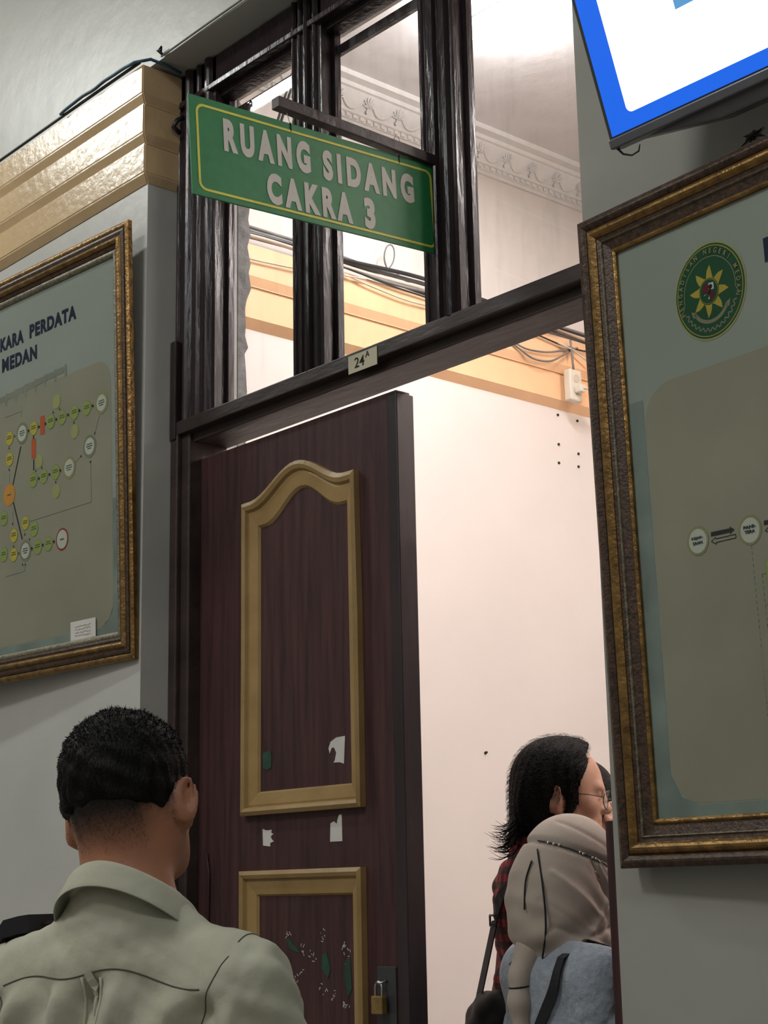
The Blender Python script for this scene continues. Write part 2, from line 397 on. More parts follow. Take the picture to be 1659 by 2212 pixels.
def arch(x0, x1, zs, amp, n=22):
    """ogee top: flat shoulder, swell, round crown"""
    out = []
    for i in range(n + 1):
        t = i / n; x = x0 + (x1 - x0) * t
        s = abs(t - 0.5) * 2
        h = 0.5 * (1 + math.cos(math.pi * min(1, s / 0.86)))
        out.append((x, zs + amp * h))
    return out
ot = arch(-3.150, -2.722, H(0.938), 0.066); it = arch(-3.090, -2.760, H(0.870), 0.068)
outer = [(-3.153, H(0.182)), (-3.150, H(0.60))] + ot + [(-2.716, H(0.60)), (-2.716, H(0.182))]
inner = [(-3.093, H(0.236)), (-3.091, H(0.60))] + it + [(-2.760, H(0.60)), (-2.758, H(0.236))]
moulding(outer, inner)
moulding([(-3.158, H(-1.10)), (-3.158, H(0.055)), (-2.718, H(0.055)), (-2.718, H(-1.10))],
         [(-3.098, H(-1.05)), (-3.098, H(-0.003)), (-2.760, H(-0.003)), (-2.760, H(-1.05))])
def scrap(name, cx, cz, w, h, m, label, seed, bite=None):
    r = random.Random(seed); pts = []
    for i in range(8): pts.append((cx - w / 2 + w * i / 8, cz - h / 2 + r.uniform(-.02, .05) * h))
    for i in range(8): pts.append((cx + w / 2 * (1 - r.uniform(0, .12)), cz - h / 2 + h * i / 8))
    for i in range(8): pts.append((cx + w / 2 - w * i / 8, cz + h / 2 - r.uniform(-.02, .08) * h))
    for i in range(8): pts.append((cx - w / 2 + (r.uniform(0, .06) * w), cz + h / 2 - h * i / 8))
    if bite:
        q = []
        for p in pts:
            dx, dz = p[0] - bite[0], p[1] - bite[1]; d = math.hypot(dx, dz)
            if d < bite[2]: k = bite[2] / max(d, 1e-5); p = (bite[0] + dx * k * (1 if dx < 0 else 1), bite[1] + dz * k)
            q.append(p)
        pts = q
    o = MB().prism(pts, LY - 0.0012, LY + 0.001).build(name, m); keepworld(o, leaf); o['label'] = label
xz = lambda x, z: (x, z)
# torn paper corners left on the door
def poly_scrap(pts, m, label, name='paper_scrap', e=0.0012):
    o = MB().prism([(x, H(z)) for x, z in pts], LY - e, LY + 0.001).build(name, m); keepworld(o, leaf); o['label'] = label
poly_scrap([(-2.787, .280), (-2.782, .341), (-2.812, .340), (-2.832, .332), (-2.840, .318), (-2.836, .306), (-2.829, .318), (-2.820, .318), (-2.813, .306), (-2.818, .290), (-2.823, .285), (-2.800, .284)], M['paper'], 'torn white paper corner with a bite')
poly_scrap([(-3.083, .112), (-3.085, .150), (-3.070, .146), (-3.050, .147), (-3.052, .140), (-3.045, .137), (-3.054, .131), (-3.050, .125), (-3.043, .120), (-3.056, .117), (-3.056, .109)], M['paper'], 'ragged white paper square')
poly_scrap([(-2.838, .112), (-2.836, .152), (-2.825, .156), (-2.814, .150), (-2.812, .158), (-2.806, .170), (-2.797, .170), (-2.796, .112)], M['paper'], 'upright white paper scrap with torn top')
poly_scrap([(-3.083, .290), (-3.084, .326), (-3.055, .328), (-3.050, .312), (-3.052, .290), (-3.066, .284)], M['green_tape'], 'faded green mark', 'green_mark')
for pts in ([(-3.00, -.095), (-2.985, -.10), (-2.955, -.12), (-2.95, -.128), (-2.98, -.12)], [(-2.87, -.128), (-2.855, -.125), (-2.842, -.16), (-2.85, -.18), (-2.872, -.16)], [(-2.79, -.14), (-2.775, -.135), (-2.77, -.20), (-2.785, -.22), (-2.795, -.17)]):
    poly_scrap(pts, M['green_tape'], 'faded green mark', 'green_mark')
sm = MB(); rr = random.Random(5)
for cx, cz, nn, sp in ((-2.99, -.085, 7, .012), (-2.94, -.128, 5, .012), (-2.87, -.09, 6, .010), (-2.905, -.133, 6, .010), (-2.95, -.168, 6, .010), (-2.975, -.19, 6, .012), (-2.79, -.118, 9, .010), (-2.785, -.14, 5, .008), (-2.83, -.225, 6, .016), (-2.795, -.232, 10, .010), (-2.87, -.205, 6, .02)):
    for k in range(nn):
        x = cx + rr.gauss(0, sp * .6); z = cz + rr.gauss(0, sp * .6); a = rr.uniform(0, 3.1); l = rr.uniform(.001, .0045)
        sm.box(-l, l, -0.0006, 0, -0.0007, 0.0007, Matrix.Translation((x, LY, H(z))) @ Matrix.Rotation(a, 4, 'Y'))
o = sm.build('glue_residue', M['paper']); keepworld(o, leaf); o['label'] = 'white glue and paper residue'
# hasp plate behind the padlock
ind(MB().box(-2.685, -2.625, LY - 0.004, LY, H(-0.285), H(-0.150)), 'hasp_plate', M['tv_plastic'], leaf, bevel=0.002)
ind(MB().tube([(-2.668, LY - 0.003, H(-0.178)), (-2.668, LY - 0.020, H(-0.183)), (-2.654, LY - 0.020, H(-0.183)), (-2.654, LY - 0.003, H(-0.178))], 0.003), 'hasp_staple', M['steel'], leaf, smooth=True)
# small carved groove on the dark jamb side
ind(MB().tube([(-3.306, LY - 0.004, H(0.10)), (-3.296, LY - 0.004, H(0.055)), (-3.300, LY - 0.004, H(-0.10))], 0.004, 6), 'carved_bead', M['leaf'], leaf)
# the second leaf stands folded back into the courtroom
open_leaf = MB().box(-1.972, -1.930, 2.425, 3.02, 0.01, H(1.098))
ind(open_leaf, 'open_door_leaf', M['leaf'], bevel=0.002)
# number label on the transom head
lab = ind(MB().box(-2.690, -2.591, 2.2835, 2.2848, H(1.1475), H(1.190)), 'number_label', M['paper_cream'])
lab['label'] = 'cream paper number label 24A'
def place_text(o, T, parent):
    o.data.transform(T); keepworld(o, parent)
o = text_fit('number_text', '24', -2.668, -2.634, H(1.157), 0.024, M['ink'], None, y=2.2830, bold=0.006); keepworld(o, lab)
o = text_fit('number_text', 'A', -2.630, -2.616, H(1.173), 0.014, M['ink'], None, y=2.2830, bold=0.006); keepworld(o, lab)

# padlock
pl = empty('padlock', (-2.661, LY - 0.018, H(-0.245)))
bpy.context.view_layer.update()
tag(pl, 'small brass padlock hanging from the hasp of the closed maroon door leaf', 'padlock')
keepworld(MB().box(-2.681, -2.646, LY - 0.026, LY - 0.010, H(-0.246), H(-0.209)).build('lock_body', M['brass'], bevel=0.003), pl)
keepworld(MB().tube([(-2.674, LY - 0.018, H(-0.211)), (-2.674, LY - 0.018, H(-0.193))] + [(-2.6635 - 0.0105 * math.cos(math.pi * i / 8), LY - 0.018, H(-0.193) + 0.0125 * math.sin(math.pi * i / 8)) for i in range(1, 8)] + [(-2.653, LY - 0.018, H(-0.193)), (-2.653, LY - 0.018, H(-0.211))], 0.0026, 8).build('shackle', M['steel'], smooth=True), pl)

# ================================================================== HANGING SIGN
SX = -2.403
br = MB().box(SX - 0.012, SX + 0.012, 1.855, 2.300, H(1.556), H(1.580))
o = br.build('sign_bracket', M['brown_dull'], bevel=0.0015); tag(o, 'dark square wooden bar jutting from the window post above the green sign', 'bracket')
# sign board: local x runs from the corridor end towards the wall
d = Vector((0.0, 0.656, 0.040)).normalized()
upv = Vector((0, -d.z, d.y)); nrm = Vector((1, 0, 0))
T = Matrix(((d.x, -nrm.x, upv.x, SX), (d.y, -nrm.y, upv.y, 1.645), (d.z, -nrm.z, upv.z, H(1.312)), (0, 0, 0, 1)))
sg = empty('hanging_sign', mw=T); bpy.context.view_layer.update()
tag(sg, 'green hanging sign with white lettering RUANG SIDANG CAKRA 3 and yellow border', 'sign')
SW, SHH = 0.6585, 0.207
MB().box(0.010, SW + 0.008, 0, 0.004, 0, SHH).build('sign_board', M['sign_green'], sg, bevel=0.0008)
def rrect(x0, x1, z0, z1, r, n=7):
    pts = []
    for cx, cz, a0 in ((x1 - r, z0 + r, -90), (x1 - r, z1 - r, 0), (x0 + r, z1 - r, 90), (x0 + r, z0 + r, 180)):
        for i in range(n + 1):
            a = math.radians(a0 + 90 * i / n); pts.append((cx + r * math.cos(a), cz + r * math.sin(a)))
    return pts
def band(p, q, y0, y1):
    n = len(p); V = [(a[0], y0, a[1]) for a in p] + [(a[0], y0, a[1]) for a in q] + [(a[0], y1, a[1]) for a in p] + [(a[0], y1, a[1]) for a in q]
    F = []
    for i in range(n):
        j = (i + 1) % n
        F += [(i, j, n + j, n + i), (2 * n + i, 3 * n + i, 3 * n + j, 2 * n + j), (i, 2 * n + i, 2 * n + j, j), (n + i, n + j, 3 * n + j, 3 * n + i)]
    return V, F
MB().add(*band(rrect(0.0255, SW - 0.005, 0.012, SHH - 0.015, 0.018), rrect(0.0305, SW - 0.010, 0.017, SHH - 0.020, 0.014), -0.0008, 0.0004)).build('border_line', M['sign_yellow'], sg)
text_fit('sign_lettering', 'RUANG', 0.090, 0.309, 0.1055, 0.070, M['sign_white'], sg, bold=0.060, space=1.5)
text_fit('sign_lettering', 'SIDANG', 0.342, 0.597, 0.1030, 0.067, M['sign_white'], sg, bold=0.060, space=1.5)
text_fit('sign_lettering', 'CAKRA', 0.192, 0.416, 0.0195, 0.067, M['sign_white'], sg, bold=0.060, space=1.5)
text_fit('sign_lettering', '3', 0.449, 0.479, 0.0190, 0.070, M['sign_white'], sg, bold=0.060, space=1.5)
for u in (0.265, 0.56):
    wr = MB()
    wr.tube([(u, 0.002, SHH - 0.006), (u - 0.012, 0.002, SHH + 0.03), (u - 0.002, 0.002, SHH + 0.048)], 0.0009, 5)
    wr.tube([(u, 0.002, SHH - 0.006), (u + 0.012, 0.002, SHH + 0.028), (u + 0.004, 0.002, SHH + 0.046)], 0.0009, 5)
    wr.build('hanging_wire', M['steel'], sg)
for u in (0.262, 0.56):
    tp = MB().box(u - 0.001, u + 0.0012, -0.0012, 0.005, SHH - 0.018, SHH + 0.001); tp.build('wire_knot', M['ink'], sg)

# ragged plaster lip on the courtroom side of the opening, seen through the left pane
rr = random.Random(31); edge = []
zz = H(1.16)
while zz < H(2.19):
    edge.append((2.528 + rr.uniform(-0.006, 0.008) + (0.010 if H(1.62) < zz < H(1.9) else 0), zz)); zz += rr.uniform(0.02, 0.05)
poly_ = [(2.50, H(1.16))] + edge + [(2.50, H(2.19))]
Tq = Matrix(((0, 1, 0, 0), (1, 0, 0, 0), (0, 0, 1, 0), (0, 0, 0, 1)))
M['plaster_grey'] = mat('rough_grey_plaster', (0.34, 0.34, 0.34), 0.9, var=0.15, scale=30, bump=0.4, bscale=60)
struct('trim_4', MB().prism([(a_, b_) for a_, b_ in poly_], XL - 0.02, XL + 0.002, Tq), M['plaster_grey'])

# ================================================================== FRAMED COURT CHARTS
def plane_T(origin, yaw, lean):
    y = math.radians(yaw); L = math.radians(lean)
    ur = Vector((math.cos(y), math.sin(y), 0)); n = Vector((ur.y, -ur.x, 0))     # n points into the corridor
    v = Vector((0, 0, math.cos(L))) + n * math.sin(L); nn = ur.cross(v)           # nn points into the corridor
    return Matrix(((ur.x, -nn.x, v.x, origin[0]), (ur.y, -nn.y, v.y, origin[1]), (ur.z, -nn.z, v.z, origin[2]), (0, 0, 0, 1)))
def sweep_rect(x0, x1, z0, z1, prof, name, m, parent, label=None):
    """profile (inset, height towards the viewer) swept round a rectangle with mitred corners"""
    V = []; F = []; k = len(prof)
    for sx, sz in ((0, 0), (1, 0), (1, 1), (0, 1)):
        for a, h in prof:
            V.append(((x0 + a) if sx == 0 else (x1 - a), -h, (z0 + a) if sz == 0 else (z1 - a)))
    for i in range(4):
        j = (i + 1) % 4
        for a in range(k):
            b = (a + 1) % k
            F.append((i * k + a, j * k + a, j * k + b, i * k + b))
    me = bpy.data.meshes.new(name); me.from_pydata(V, [], F)
    bm = bmesh.new(); bm.from_mesh(me); bmesh.ops.recalc_face_normals(bm, faces=bm.faces); bm.to_mesh(me); bm.free()
    o = link(name, me, m, parent)
    if label: o['label'] = label
    return o
def beads(a0, a1, base, h, n=5):
    return [(a0, base)] + [(a0 + (a1 - a0) * i / n, base + h * math.sin(math.pi * i / n)) for i in range(1, n)] + [(a1, base)]
def picture(name, T, x0, x1, z0, z1, label, order):
    e = empty(name, mw=T); tag(e, label, 'framed chart', None)
    if order == 'R':
        sweep_rect(x0, x1, z0, z1, [(0, -0.03), (0, 0.0)] + beads(0.001, 0.021, 0.0, 0.006) + [(0.021, -0.03)], 'outer_moulding', M['frame_dark'], e)
        sweep_rect(x0, x1, z0, z1, [(0.021, -0.02)] + beads(0.021, 0.042, -0.002, 0.008) + [(0.042, -0.02)], 'gilded_bead', M['frame_gold'], e)
        sweep_rect(x0, x1, z0, z1, [(0.042, -0.02), (0.042, -0.004), (0.049, -0.006), (0.049, -0.02)], 'dark_step', M['frame_dark'], e)
        sweep_rect(x0, x1, z0, z1, [(0.049, -0.02)] + beads(0.049, 0.053, -0.006, 0.003, 4) + [(0.053, -0.02)], 'silver_line', M['frame_grey'], e)
        sweep_rect(x0, x1, z0, z1, [(0.053, -0.02), (0.053, -0.008), (0.070, -0.013), (0.070, -0.02)], 'dark_cove', M['frame_dark'], e)
        sweep_rect(x0, x1, z0, z1, [(0.070, -0.022)] + beads(0.070, 0.079, -0.012, 0.003, 4) + [(0.079, -0.022)], 'gilded_lip', M['frame_gold'], e)
    else:
        sweep_rect(x0, x1, z0, z1, [(0, -0.018), (0, -0.006)] + beads(0.001, 0.018, -0.006, 0.004) + [(0.018, -0.018)], 'outer_moulding', M['frame_gold'], e)
        sweep_rect(x0, x1, z0, z1, [(0.018, -0.018), (0.018, -0.003), (0.024, -0.001), (0.032, -0.003), (0.032, -0.018)], 'dark_step', M['frame_dark'], e)
        sweep_rect(x0, x1, z0, z1, [(0.032, -0.018)] + beads(0.032, 0.050, -0.004, 0.008) + [(0.050, -0.018)], 'gilded_bead', M['frame_gold'], e)
        sweep_rect(x0, x1, z0, z1, [(0.050, -0.018), (0.050, -0.007), (0.056, -0.005), (0.062, -0.008), (0.062, -0.018)], 'dark_step', M['frame_dark'], e)
        sweep_rect(x0, x1, z0, z1, [(0.062, -0.018)] + beads(0.062, 0.074, -0.010, 0.002, 3) + [(0.078, -0.014), (0.078, -0.018)], 'grey_lip', M['frame_grey'], e)
    return e
def sheet_mat(name, top, bot, seed):
    """printed chart background: greenish at the top blending into tan, that is how the sheet is printed"""
    m, nt, b = newmat(name); L = nt.links
    tc = nt.nodes.new('ShaderNodeTexCoord'); sp = nt.nodes.new('ShaderNodeSeparateXYZ'); L.new(tc.outputs['Object'], sp.inputs[0])
    n = nt.nodes.new('ShaderNodeTexNoise'); n.inputs['Scale'].default_value = 5; L.new(tc.outputs['Object'], n.inputs[0])
    r = nt.nodes.new('ShaderNodeValToRGB'); r.color_ramp.elements[0].color = (*[c * 0.92 for c in top], 1); r.color_ramp.elements[1].color = (*top, 1)
    L.new(n.outputs[0], r.inputs[0]); L.new(r.outputs[0], b.inputs['Base Color']); b.inputs['Roughness'].default_value = 0.6
    return m
M['sheet'] = sheet_mat('printed_chart_paper', (0.335, 0.35, 0.315), None, 1)
M['sheet_tan'] = mat('tan_print', (0.315, 0.288, 0.222), 0.6, var=0.05, scale=4)
M['sheet_teal'] = mat('blue_green_print', (0.225, 0.265, 0.245), 0.6, var=0.12, scale=10)
M['ink_navy'] = mat('navy_ink', (0.012, 0.014, 0.045), 0.6, var=0.03)
M['ink_grey'] = mat('grey_ink', (0.10, 0.10, 0.08), 0.6, var=0.03)
M['ink_white'] = mat('white_print', (0.52, 0.52, 0.46), 0.6, var=0.02)
M['ink_khaki'] = mat('khaki_print', (0.30, 0.27, 0.13), 0.6, var=0.03)
M['ink_khakigrey'] = mat('khaki_grey_print', (0.22, 0.21, 0.14), 0.6, var=0.03)
M['ink_red'] = mat('dark_red_print', (0.30, 0.03, 0.03), 0.6, var=0.03)
M['ink_orangered'] = mat('orange_red_print', (0.52, 0.10, 0.035), 0.6, var=0.03)
M['ink_green'] = mat('yellow_green_print', (0.28, 0.34, 0.09), 0.6, var=0.03)
M['ink_yellow'] = mat('yellow_print', (0.50, 0.40, 0.05), 0.6, var=0.03)
M['ink_pale'] = mat('pale_yellow_print', (0.36, 0.35, 0.15), 0.6, var=0.03)
M['ink_orange'] = mat('orange_print', (0.60, 0.27, 0.05), 0.6, var=0.03)
M['ink_faint'] = mat('faint_grey_print', (0.245, 0.245, 0.20), 0.6, var=0.05)
M['seal_green'] = mat('dark_green_print', (0.015, 0.075, 0.035), 0.6, var=0.05)
M['seal_gold'] = mat('gold_print', (0.42, 0.33, 0.05), 0.6, var=0.05)
M['seal_red'] = mat('seal_dark_red_print', (0.11, 0.02, 0.025), 0.6, var=0.05)
for k_ in M:
    if k_.startswith(('ink', 'seal', 'sheet')): M[k_].node_tree.nodes['Principled BSDF'].inputs['Specular IOR Level'].default_value = 0.08
class Sheet:
    """one printed sheet: shapes of the same ink gathered in one mesh"""
    def __init__(s, parent, y): s.p = parent; s.y = y; s.b = {}; s.layer = 0
    def mb(s, ink, lay): return s.b.setdefault((ink, lay), MB())
    def yy(s, lay): return s.y - 0.00035 * lay
    def poly(s, ink, pts, lay=1):
        s.mb(ink, lay).add([(p[0], s.yy(lay), p[1]) for p in pts], [tuple(range(len(pts)))])
    def disc(s, ink, u, v, r, lay=1, ru=None, n=32):
        ru = ru or r
        s.poly(ink, [(u + ru * math.cos(2 * math.pi * i / n), v + r * math.sin(2 * math.pi * i / n)) for i in range(n)], lay)
    def line(s, ink, pts, w, lay=1):
        for a, b in zip(pts[:-1], pts[1:]):
            a = Vector(a); b = Vector(b); d = (b - a).normalized(); q = Vector((-d.y, d.x)) * w / 2
            s.poly(ink, [a - q, b - q, b + q, a + q], lay)
    def dash(s, ink, a, b, w, dash=0.006, gap=0.004, lay=1):
        a = Vector(a); b = Vector(b); L = (b - a).length; d = (b - a) / L; t = 0
        while t < L: s.line(ink, [a + d * t, a + d * min(L, t + dash)], w, lay); t += dash + gap
    def build(s):
        for (ink, lay), mb in sorted(s.b.items(), key=lambda q: q[0][1]):
            nm = {'sheet_tan': 'printed_panel', 'sheet_teal': 'printed_border', 'ink_faint': 'faint_print'}.get(ink, 'printed_marks')
            o = from_pd(nm, mb.V, mb.F, M[ink], s.p)
YS = 0.018     # sheet lies behind the moulding
# ---- left chart
TL_ = plane_T((-3.437, 2.185, H(0.585)), 4.2, 2.2)
pic = picture('framed_chart', TL_, -1.62, 0.019, -0.008, 1.150, 'gold framed flow chart headed PERDATA and MEDAN on the wall left of the door', 'L')
MB().box(-1.56, -0.050, YS, YS + 0.004, 0.055, 1.09).build('chart_sheet', M['sheet'], pic)
MB().box(-1.555, -0.055, 0.0150, 0.0165, 0.06, 1.085).build('glass_pane', M['glass_pic'], pic)
sh = Sheet(pic, YS)
sh.poly('sheet_tan', rrect(-1.46, -0.0815, 0.092, 0.80, 0.06, 10), 1)
sh.poly('sheet_teal', [(-1.55, 0.062), (-0.052, 0.062), (-0.052, 0.42), (-0.0800, 0.42), (-0.0800, 0.15), (-0.10, 0.110), (-0.14, 0.090), (-1.55, 0.090)], 1)
for i in range(7):
    u = -0.2845 - 0.0484 * i; v = 0.830 - 0.0028 * i
    sh.poly('ink_faint', [(u - 0.005, v - 0.036), (u + 0.005, v - 0.036), (u + 0.005, v), (u - 0.005, v)], 2)
    sh.poly('ink_faint', [(u - 0.044, v - 0.022), (u - 0.008, v - 0.022), (u - 0.008, v - 0.004), (u - 0.044, v - 0.004)], 2)
circ = [('K', -0.1227, 0.6847, 0.0307), ('G', -0.1777, 0.5784, 0.0313), ('K', -0.271, 0.5385, 0.0317), ('G', -0.4947, 0.6808, 0.0311), ('G', -0.4792, 0.3454, 0.0301), ('R', -0.3053, 0.3489, 0.0305), ('g', -0.1879, 0.6851, 0.0209), ('g', -0.2452, 0.6852, 0.0211), ('g', -0.3022, 0.6841, 0.0213), ('g', -0.3558, 0.6846, 0.0215), ('g', -0.3341, 0.5382, 0.0217), ('g', -0.3903, 0.5373, 0.0211), ('g', -0.4407, 0.5372, 0.022), ('g', -0.4377, 0.3991, 0.0217), ('g', -0.4201, 0.3462, 0.0216), ('g', -0.3695, 0.3471, 0.0209), ('g', -0.586, 0.4542, 0.0215), ('g', -0.5857, 0.3516, 0.0213), ('y', -0.4377, 0.683, 0.0206), ('y', -0.5582, 0.6792, 0.021), ('y', -0.558, 0.6188, 0.0209), ('y', -0.4791, 0.423, 0.0202), ('y', -0.5356, 0.3973, 0.0204), ('y', -0.5365, 0.3433, 0.0202), ('p', -0.3278, 0.7341, 0.0203), ('p', -0.2445, 0.6331, 0.0199), ('p', -0.4128, 0.584, 0.0203), ('p', -0.3322, 0.4845, 0.0199), ('o', -0.5588, 0.5167, 0.0315)]
ink = {'K': 'ink_khaki', 'G': 'ink_khakigrey', 'R': 'ink_red', 'g': 'ink_khakigrey', 'y': 'ink_khakigrey', 'p': 'ink_pale', 'o': 'ink_orange'}
fill = {'K': 'ink_white', 'G': 'ink_white', 'R': 'ink_white', 'g': 'ink_green', 'y': 'ink_yellow', 'p': 'ink_pale', 'o': 'ink_orange'}
for k, u, v, r in circ:
    sh.disc(ink[k], u, v, r, 3, ru=r * 0.93)
    rr_ = r - (0.0085 if k in 'KG' else 0.005 if k == 'R' else 0.0014)
    sh.disc(fill[k], u, v, rr_, 4, ru=rr_ * 0.93)
    if k in 'KGgy':
        for q in range(3 if k in 'KG' else 2):
            w = rr_ * (0.55, 0.62, 0.4)[q]; z = v + 0.006 - 0.006 * q
            sh.poly('ink_grey', [(u - w, z - 0.0014), (u + w, z - 0.0014), (u + w, z + 0.0014), (u - w, z + 0.0014)], 5)
    if k in 'oR': sh.poly('ink_grey', [(u - 0.009, v - 0.0018), (u + 0.009, v - 0.0018), (u + 0.009, v + 0.0018), (u - 0.009, v + 0.0018)], 5)
for u, v in [[-0.4629, 0.6815], [-0.4123, 0.6818], [-0.3808, 0.6835], [-0.3291, 0.685], [-0.274, 0.6854], [-0.2217, 0.6858], [-0.1617, 0.6853], [-0.413, 0.5361], [-0.3626, 0.5376], [-0.3115, 0.5387], [-0.4476, 0.347], [-0.3952, 0.3477], [-0.3431, 0.3488]]:
    sh.poly('ink', [(u - 0.0045, v), (u, v - 0.0050), (u + 0.0048, v), (u, v + 0.0050)], 5)
for u, v in [[-0.2465, 0.6585], [-0.3432, 0.7092], [-0.3128, 0.7109], [-0.1539, 0.6096], [-0.2156, 0.5596], [-0.1739, 0.5362], [-0.3329, 0.511], [-0.3983, 0.5642], [-0.4274, 0.5614], [-0.5591, 0.6524], [-0.559, 0.5901], [-0.5411, 0.4317], [-0.5365, 0.3678], [-0.5112, 0.344], [-0.4811, 0.3924], [-0.4582, 0.3746], [-0.5313, 0.6814], [-0.493, 0.3104], [-0.4793, 0.3075]]:
    sh.poly('ink', [(u - 0.0030, v - 0.0035), (u + 0.0030, v - 0.0035), (u, v + 0.0045)], 5)
for a, b in [[[-0.5012, 0.6447], [-0.5412, 0.5421]], [[-0.5387, 0.4916], [-0.4949, 0.3793]], [[-0.4393, 0.6633], [-0.4393, 0.6519]], [[-0.4385, 0.5948], [-0.4386, 0.5636]]]:
    sh.line('ink', [a, b], 0.0055, 2)
for a, b in [[[-0.1331, 0.6515], [-0.1539, 0.6069]], [[-0.2409, 0.5469], [-0.2156, 0.561]], [[-0.1739, 0.5362], [-0.1724, 0.4265]], [[-0.1724, 0.4265], [-0.4571, 0.4234]], [[-0.5798, 0.7443], [-0.4976, 0.7451]], [[-0.4976, 0.7451], [-0.4976, 0.7277]], [[-0.5784, 0.2869], [-0.4818, 0.2892]], [[-0.4818, 0.2892], [-0.4817, 0.3017]], [[-0.558, 0.5899], [-0.5579, 0.5467]], [[-0.5412, 0.4806], [-0.5411, 0.4294]]]:
    sh.line('ink_grey', [a, b], 0.0012, 2)
sh.poly('ink_orangered', [(-0.4060, 0.656), (-0.3846, 0.656), (-0.3846, 0.7090), (-0.4060, 0.7090)], 3)
sh.poly('ink_orangered', [(-0.4488, 0.598), (-0.4272, 0.598), (-0.4272, 0.6525), (-0.4488, 0.6525)], 3)
sh.build()
text_fit('chart_heading', 'PERDATA', -0.4575, -0.2330, 0.9465, 0.0408, M['ink_navy'], pic, y=YS - 0.0006, bold=0.05, space=1.15)
text_fit('chart_heading', 'KARA', -0.606, -0.487, 0.9435, 0.0405, M['ink_navy'], pic, y=YS - 0.0006, bold=0.05, space=1.15)
text_fit('chart_heading', 'MEDAN', -0.597, -0.4215, 0.8800, 0.0415, M['ink_navy'], pic, y=YS - 0.0006, bold=0.05, space=1.15)
stk = MB().box(-0.2650, -0.1545, 0.0136, 0.0148, 0.0700, 0.1195).build('paper_label', M['paper'], pic); stk['label'] = 'small white handwritten paper label stuck to the glass'
o = MB()
rr = random.Random(3)
for k in range(4):
    pts = [(-0.245 + 0.07 * i / 30, 0.0133, 0.104 - 0.008 * k + rr.uniform(-.002, .003)) for i in range(31)]
    o.tube(pts, 0.0005, 4)
o.build('handwriting', M['ink_khakigrey'], pic)

# ---- right chart
TR_ = plane_T((-1.856, 2.165, H(0.032)), -4.0, 1.4)
pic = picture('framed_chart', TR_, 0.0, 1.62, 0.0, 1.164, 'dark and gold framed chart with green court seal, right of the doorway', 'R')
MB().box(0.072, 1.55, YS, YS + 0.004, 0.068, 1.095).build('chart_sheet', M['sheet'], pic)
MB().box(0.074, 1.545, 0.0150, 0.0165, 0.07, 1.093).build('glass_pane', M['glass_pic'], pic)
sh = Sheet(pic, YS)
sh.poly('sheet_tan', rrect(0.116, 1.50, 0.100, 0.820, 0.065, 10), 1)
sh.poly('sheet_teal', [(0.080, 0.075), (1.54, 0.075), (1.54, 0.098), (0.175, 0.098), (0.135, 0.112), (0.114, 0.150), (0.114, 0.80), (0.080, 0.80)], 1)
# green oval seal
eu, ev, ea, eb = 0.2848, 0.9486, 0.0745, 0.0815
sh.disc('ink_pale', eu, ev, eb + 0.0045, 2, ea + 0.0042, 48)
sh.disc('seal_green', eu, ev, eb + 0.0012, 3, ea + 0.0012, 48)
sh.disc('seal_gold', eu, ev, eb - 0.0018, 4, ea - 0.0018, 48)
sh.disc('seal_green', eu, ev, eb - 0.0036, 5, ea - 0.0036, 48)
# inner arch line
arc = [(eu + 0.0565 * math.cos(a) , ev + 0.0600 * math.sin(a)) for a in [math.radians(x) for x in range(-8, 189, 7)]]
arc = [(eu + 0.0690, ev - 0.022), (eu + 0.062, ev - 0.020)] + arc + [(eu - 0.060, ev - 0.020), (eu - 0.0690, ev - 0.026)]
sh.line('ink_khaki', arc, 0.0011, 6)
# sun with eight curved rays
pts = []
for k in range(8):
    a0 = 2 * math.pi * k / 8 + 0.2
    pts.append((0.0235, a0)); pts.append((0.0265, a0 + 0.18)); pts.append((0.0355, a0 + 0.34)); pts.append((0.0465, a0 + 0.46))
    pts.append((0.0375, a0 + 0.62)); pts.append((0.0295, a0 + 0.72))
cu, cv = eu - 0.001, ev - 0.001
for k in range(8):
    seg = pts[k * 6:(k + 1) * 6] + [pts[((k + 1) * 6) % 48]]
    if k == 7: seg[-1] = (seg[-1][0], seg[-1][1] + 2 * math.pi)
    sh.poly('seal_gold', [(cu + r * 0.92 * math.cos(a), cv + r * math.sin(a)) for r, a in seg] + [(cu, cv)], 6)
sh.disc('seal_green', cu, cv, 0.0235, 7, 0.0215); sh.disc('seal_gold', cu, cv, 0.0222, 8, 0.0203); sh.disc('seal_green', cu, cv, 0.0212, 9, 0.0194)
sh.poly('seal_red', [(cu - 0.014, cv - 0.002), (cu - 0.011, cv + 0.013), (cu + 0.001, cv + 0.015), (cu + 0.001, cv - 0.002)], 10)
sh.poly('seal_red', [(cu + 0.001, cv - 0.018), (cu + 0.012, cv - 0.010), (cu + 0.013, cv - 0.002), (cu + 0.001, cv - 0.002)], 10)
sh.poly('ink_white', [(cu + 0.001, cv + 0.002), (cu + 0.012, cv + 0.001), (cu + 0.012, cv + 0.013), (cu + 0.001, cv + 0.014)], 10)
sh.poly('ink_white', [(cu - 0.002, cv - 0.014), (cu + 0.002, cv - 0.014), (cu + 0.001, cv - 0.009)], 11)
sh.poly('ink_white', [(cu - 0.010, cv - 0.006), (cu - 0.004, cv - 0.004), (cu - 0.010, cv - 0.0045)], 11)
sh.disc('ink', cu + 0.005, cv + 0.007, 0.0042, 11); sh.poly('ink', [(cu - 0.002, cv - 0.004), (cu + 0.004, cv - 0.005), (cu + 0.006, cv + 0.005), (cu + 0.003, cv + 0.005)], 11)
